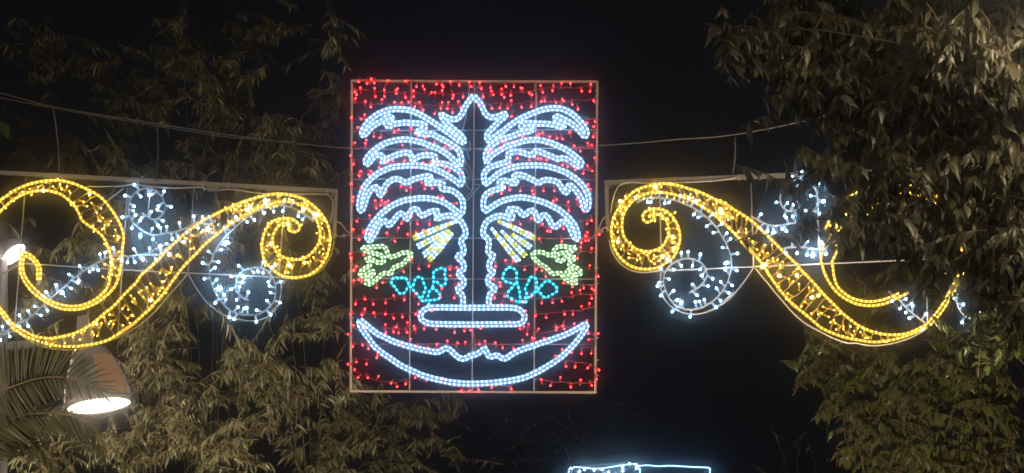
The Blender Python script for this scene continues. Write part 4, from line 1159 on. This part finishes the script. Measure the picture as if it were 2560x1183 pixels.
tree('drooping_tree', 'tall narrow leaved tree fading into the dark at upper left', 480, 23.5,
     [(440, 90, 100, 80, 0, .6, .8), (500, 190, 120, 60, 0, .6, 1.0), (590, 180, 70, 60, 0, .5, .8), (690, 330, 100, 55, -.4, .6, 1.2), (700, 420, 120, 45, -.6, .6, 1.2), (290, 400, 70, 50, -.5, .4, 1.1), (410, 420, 60, 45, -.6, .4, 1.2), (390, 260, 80, 50, 0, .5, .9),
      (180, 390, 80, 60, .2, .5, .8), (560, 270, 90, 40, 0, .5, .9), (100, 140, 130, 120, .6, .8, .5), (250, 200, 90, 120, .6, .8, .5), (830, 250, 70, 90, .6, .5, .5), (850, 70, 80, 70, .7, .5, .4), (700, 80, 110, 80, .6, .6, .45), (820, 430, 50, 50, .2, .4, .8), (60, 330, 70, 70, .6, .5, .5), (380, 170, 60, 90, .5, .5, .6), (620, 80, 80, 60, .6, .5, .45), (780, 350, 70, 70, .3, .4, .7), (600, 400, 70, 50, -.3, .4, .9), (500, 330, 80, 50, 0, .5, .7), (300, 300, 80, 70, .4, .5, .5), (480, 430, 70, 30, -.4, .4, .9)],
     LANCE, ML_TAN, 18, 0.38, 0.6, density=1.75, back=1.4, group='narrow leaved trees behind the decorations')
tree('distant_tree', 'very dim distant tree below the palm panel', 1330, 38.0,
     [(1230, 1080, 120, 80, 0, 1.2, .5), (1380, 1110, 130, 70, 0, 1.2, .5), (1520, 1080, 100, 110, 0, 1.0, .45), (1120, 1140, 110, 40, 0, 1, .5), (1560, 1000, 40, 60, 0, .6, .5)],
     LANCE, ML_DARK, 10, 0.8, 0.7, singles=0, group='dim trees far down the street')
tree('distant_tree', 'very dim distant tree low beside the right hand leaves', 2010, 34.0,
     [(1990, 1110, 45, 70, 0, .6, .6), (2050, 1140, 60, 50, 0, .7, .6), (1960, 1170, 60, 30, 0, .7, .6)],
     LANCE, ML_DARK, 10, 0.8, 0.7, singles=0, group='dim trees far down the street')
tree('broad_leaf_tree', 'near broad leaved tree hanging over the right scroll from above', 2760, 14.0,
     [(1850, 70, 60, 45, -.3, .2, 1.2), (2050, -30, 140, 50, .2, .4, 1.2), (2280, 10, 120, 60, .2, .4, 1.2), (2480, 20, 110, 70, .2, .5, 1.3), (2540, 100, 60, 80, 0, .4, 1.2), (1930, 130, 75, 60, 0, .3, 1.1), (2010, 200, 80, 55, 0, .3, 1.1), (2030, 60, 110, 60, .2, .4, 1.2), (2150, 90, 110, 80, .2, .4, 1.3), (2130, 220, 110, 75, 0, .4, 1.3), (2150, 330, 100, 55, 0, .3, 1.2), (2060, 385, 70, 35, -.2, .2, 1.1),
      (1985, 432, 40, 14, -.2, .15, .7), (2220, 415, 130, 60, 0, .4, 1.15), (2240, 560, 100, 65, 0, .4, .62), (2125, 525, 50, 75, -.2, .2, .75), (2330, 260, 140, 120, .2, .5, 1.3), (2380, 110, 150, 90, -.2, .4, 1.2), (2490, 210, 90, 110, 0, .5, 1.2), (2400, 440, 120, 120, .2, .5, 1.3),
      (2500, 440, 80, 140, .2, .5, 1.2), (2350, 590, 100, 60, .2, .4, .75), (2480, 620, 90, 90, .2, .5, 1.2), (2530, 740, 60, 80, .2, .3, 1.1), (2010, 548, 36, 16, -.1, .1, .7), (2090, 470, 25, 30, -.1, .1, .3)],
     OVATE, ML_BROAD, 15, 0.36, 0.8, density=1.55, fork_z=5.6)
tree('leafy_tree', 'leafy green and brown tree rising at lower right under the scroll', 2720, 17.6,
     [(2060, 870, 80, 35, .4, .3, 1.4), (2010, 912, 45, 20, .4, .2, 1.3), (2120, 940, 80, 50, .3, .4, 1.4), (2110, 1010, 60, 50, .2, .4, 1.3), (2210, 900, 90, 50, .1, .4, 1.3), (2260, 1000, 120, 80, 0, .5, 1.4), (2370, 900, 110, 70, -.3, .4, 1.4), (2470, 1000, 110, 110, -.2, .5, 1.4),
      (2310, 1120, 170, 60, 0, .5, 1.4), (2160, 1090, 70, 70, .1, .4, 1.3), (2490, 850, 80, 60, -.2, .4, 1.3), (2220, 750, 110, 50, 1.0, .4, 1.0), (2340, 690, 90, 60, 1.0, .4, 1.0), (2180, 680, 60, 40, 1.2, .4, .7), (2480, 1140, 90, 50, 0, .4, 1.4)],
     [OVATE[2], SMALLO[0], SMALLO[1], LANCE[0], LANCE[2]], ML_MIX, 15, 0.32, 0.75, density=2.0)
tree('small_leaf_tree', 'small leaved glossy branch covering the tail of the right scroll', 2700, 15.4,
     [(2500, 740, 80, 70, 0, .25, 1.3), (2440, 690, 60, 35, 0, .2, .8), (2400, 830, 70, 30, 0, .2, .8), (2530, 830, 50, 60, 0, .25, 1.4), (2480, 680, 70, 40, .2, .2, 1.1)],
     SMALLO, ML_GREEN, 13, 0.26, 0.55, density=1.6)

# near leaf at the left edge
t = thing('leafy_twig', 'single pointed green leaf hanging in at the left edge', 'twig', P(-6, 300, 12))
b = MB()
b.tube([P(-60, 270, 12), P(-20, 290, 12), P(2, 306, 12)], 0.003, 5)
b.build('stem', TWIG, t)
V, F = leaf_template(0.088, 0.05, 1.2, 0.2, 0.1, 6)
me = fast_mesh('leaf', V, F, ML_GREEN)
ax = (P(22, 347, 12) - P(2, 305, 12)).normalized()
nr = Vector((0.3, -0.85, 0.3))
nr = (nr - ax * nr.dot(ax)).normalized()
yv = nr.cross(ax)
place('leaf', me, t, Matrix(((ax.x, yv.x, nr.x, P(2, 305, 12).x), (ax.y, yv.y, nr.y, P(2, 305, 12).y), (ax.z, yv.z, nr.z, P(2, 305, 12).z), (0, 0, 0, 1))))

# ------------------------------------------------------------------ palm
DP = 14.6
KP = S * DP / DIST
ML_PALM = leaf_mat('palm_leaflet', (0.14, 0.145, 0.06), (0.21, 0.19, 0.09), 0.36, 0.3)
M_RACH = mat('yellowish_palm_rib', (0.32, 0.24, 0.11), 0.5, 0, 0.2, 30)
pb = P(-150, 0, DP)
palm = thing('palm_tree', 'feather palm with arching fronds in front of the street lamp', 'palm', (pb.x, pb.y, 0))
b = MB()
crown = P(-150, 1130, DP)
b.tube([(pb.x, pb.y, -0.14), (pb.x, pb.y, 1), (pb.x + .05, pb.y, 2.2), crown], 0.2, 14, r2=0.15)
b.build('trunk', BARK, palm)


def frond(pts, up, dn, ang_up, ang_dn, dd=0.0, n=62, tipang=-0.3):
    p = smooth([(-150, 1120)] + pts, 4)
    P3 = [P(q[0], q[1], DP + dd) for q in p]
    bb = MB()
    bb.tube(P3, 0.010, 7, r2=0.003)
    rch = bb.build('frond', M_RACH, palm)
    L = np.linspace(0.2, 1.0, n)
    tmpl = [fast_mesh('leaflet', *leaf_template(1.0, 0.052, 0.55, 0.55, cu, 5), ML_PALM) for cu in (0.02, 0.10, 0.2)]
    for side, ln, an in ((1, up, ang_up), (-1, dn, ang_dn)):
        for s_ in L:
            i = min(len(p) - 2, int(s_ * (len(p) - 1)))
            tg = (P3[i + 1] - P3[i]).normalized()
            nn = Vector((-tg.z, 0, tg.x)) * side
            a = an + (0.25 - an) * s_ ** 5 + random.uniform(-.06, .06)
            v = tg * math.cos(a) + nn * math.sin(a)
            v = (v + Vector((0, random.uniform(-.45, -.05), 0)) + Vector((0, 0, -0.12 if side < 0 else 0.0))).normalized()
            ll = ln * KP * (1 - 0.62 * max(0, s_ - 0.45) ** 1.3 * 1.6) * random.uniform(0.85, 1.08)
            nr_ = Vector((random.uniform(-.4, .4), -1, 0.25 + random.uniform(-.3, .3)))
            nr_ = (nr_ - v * nr_.dot(v)).normalized()
            y_ = nr_.cross(v)
            M = Matrix(((v.x * ll, y_.x * ll * 130 / max(ln, 60), nr_.x * ll, P3[i].x), (v.y * ll, y_.y * ll * 130 / max(ln, 60), nr_.y * ll, P3[i].y), (v.z * ll, y_.z * ll * 130 / max(ln, 60), nr_.z * ll, P3[i].z), (0, 0, 0, 1)))
            place('leaflet', random.choice(tmpl), rch, M)


LR = lambda p: Z(0, 880, p, 3.905)
frond(LR([(-200, 480), (0, 390), (150, 330), (330, 270), (520, 245), (650, 255), (800, 290), (900, 340), (990, 385)]), 122, 90, 1.25, 1.35, -0.05)
frond(LR([(-200, 790), (0, 690), (200, 625), (400, 600), (620, 610), (780, 650), (900, 720), (970, 850), (1030, 1020)]), 40, 95, 0.55, 0.95, 0.0)
frond(LR([(-250, 1000), (-50, 900), (150, 850), (350, 900), (480, 1010), (560, 1180)]), 40, 80, 0.6, 0.8, 0.12, 48)

# ------------------------------------------------------------------ scattering volume added so the lights get a lens-like bloom
if True:
    b = MB()
    b.box((0, 40, 6.5), 120, 180, 16)
    hz = b.mesh('bloom_haze', M_ROD, (0, 0, 0), True)
    hm = bpy.data.materials.new('bloom_volume')
    hm.use_nodes = True
    nt = hm.node_tree
    nt.nodes.remove(nt.nodes['Principled BSDF'])
    pv = nt.nodes.new('ShaderNodeVolumePrincipled')
    pv.inputs['Color'].default_value = (0.9, 0.93, 1.0, 1)
    pv.inputs['Density'].default_value = 0.014
    pv.inputs['Anisotropy'].default_value = 0.9965
    nt.links.new(pv.outputs[0], nt.nodes['Material Output'].inputs['Volume'])
    hz.materials.clear()
    hz.materials.append(hm)
    o = bpy.data.objects.new('bloom_haze', hz)
    COL.objects.link(o)
    o['kind'] = 'stuff'
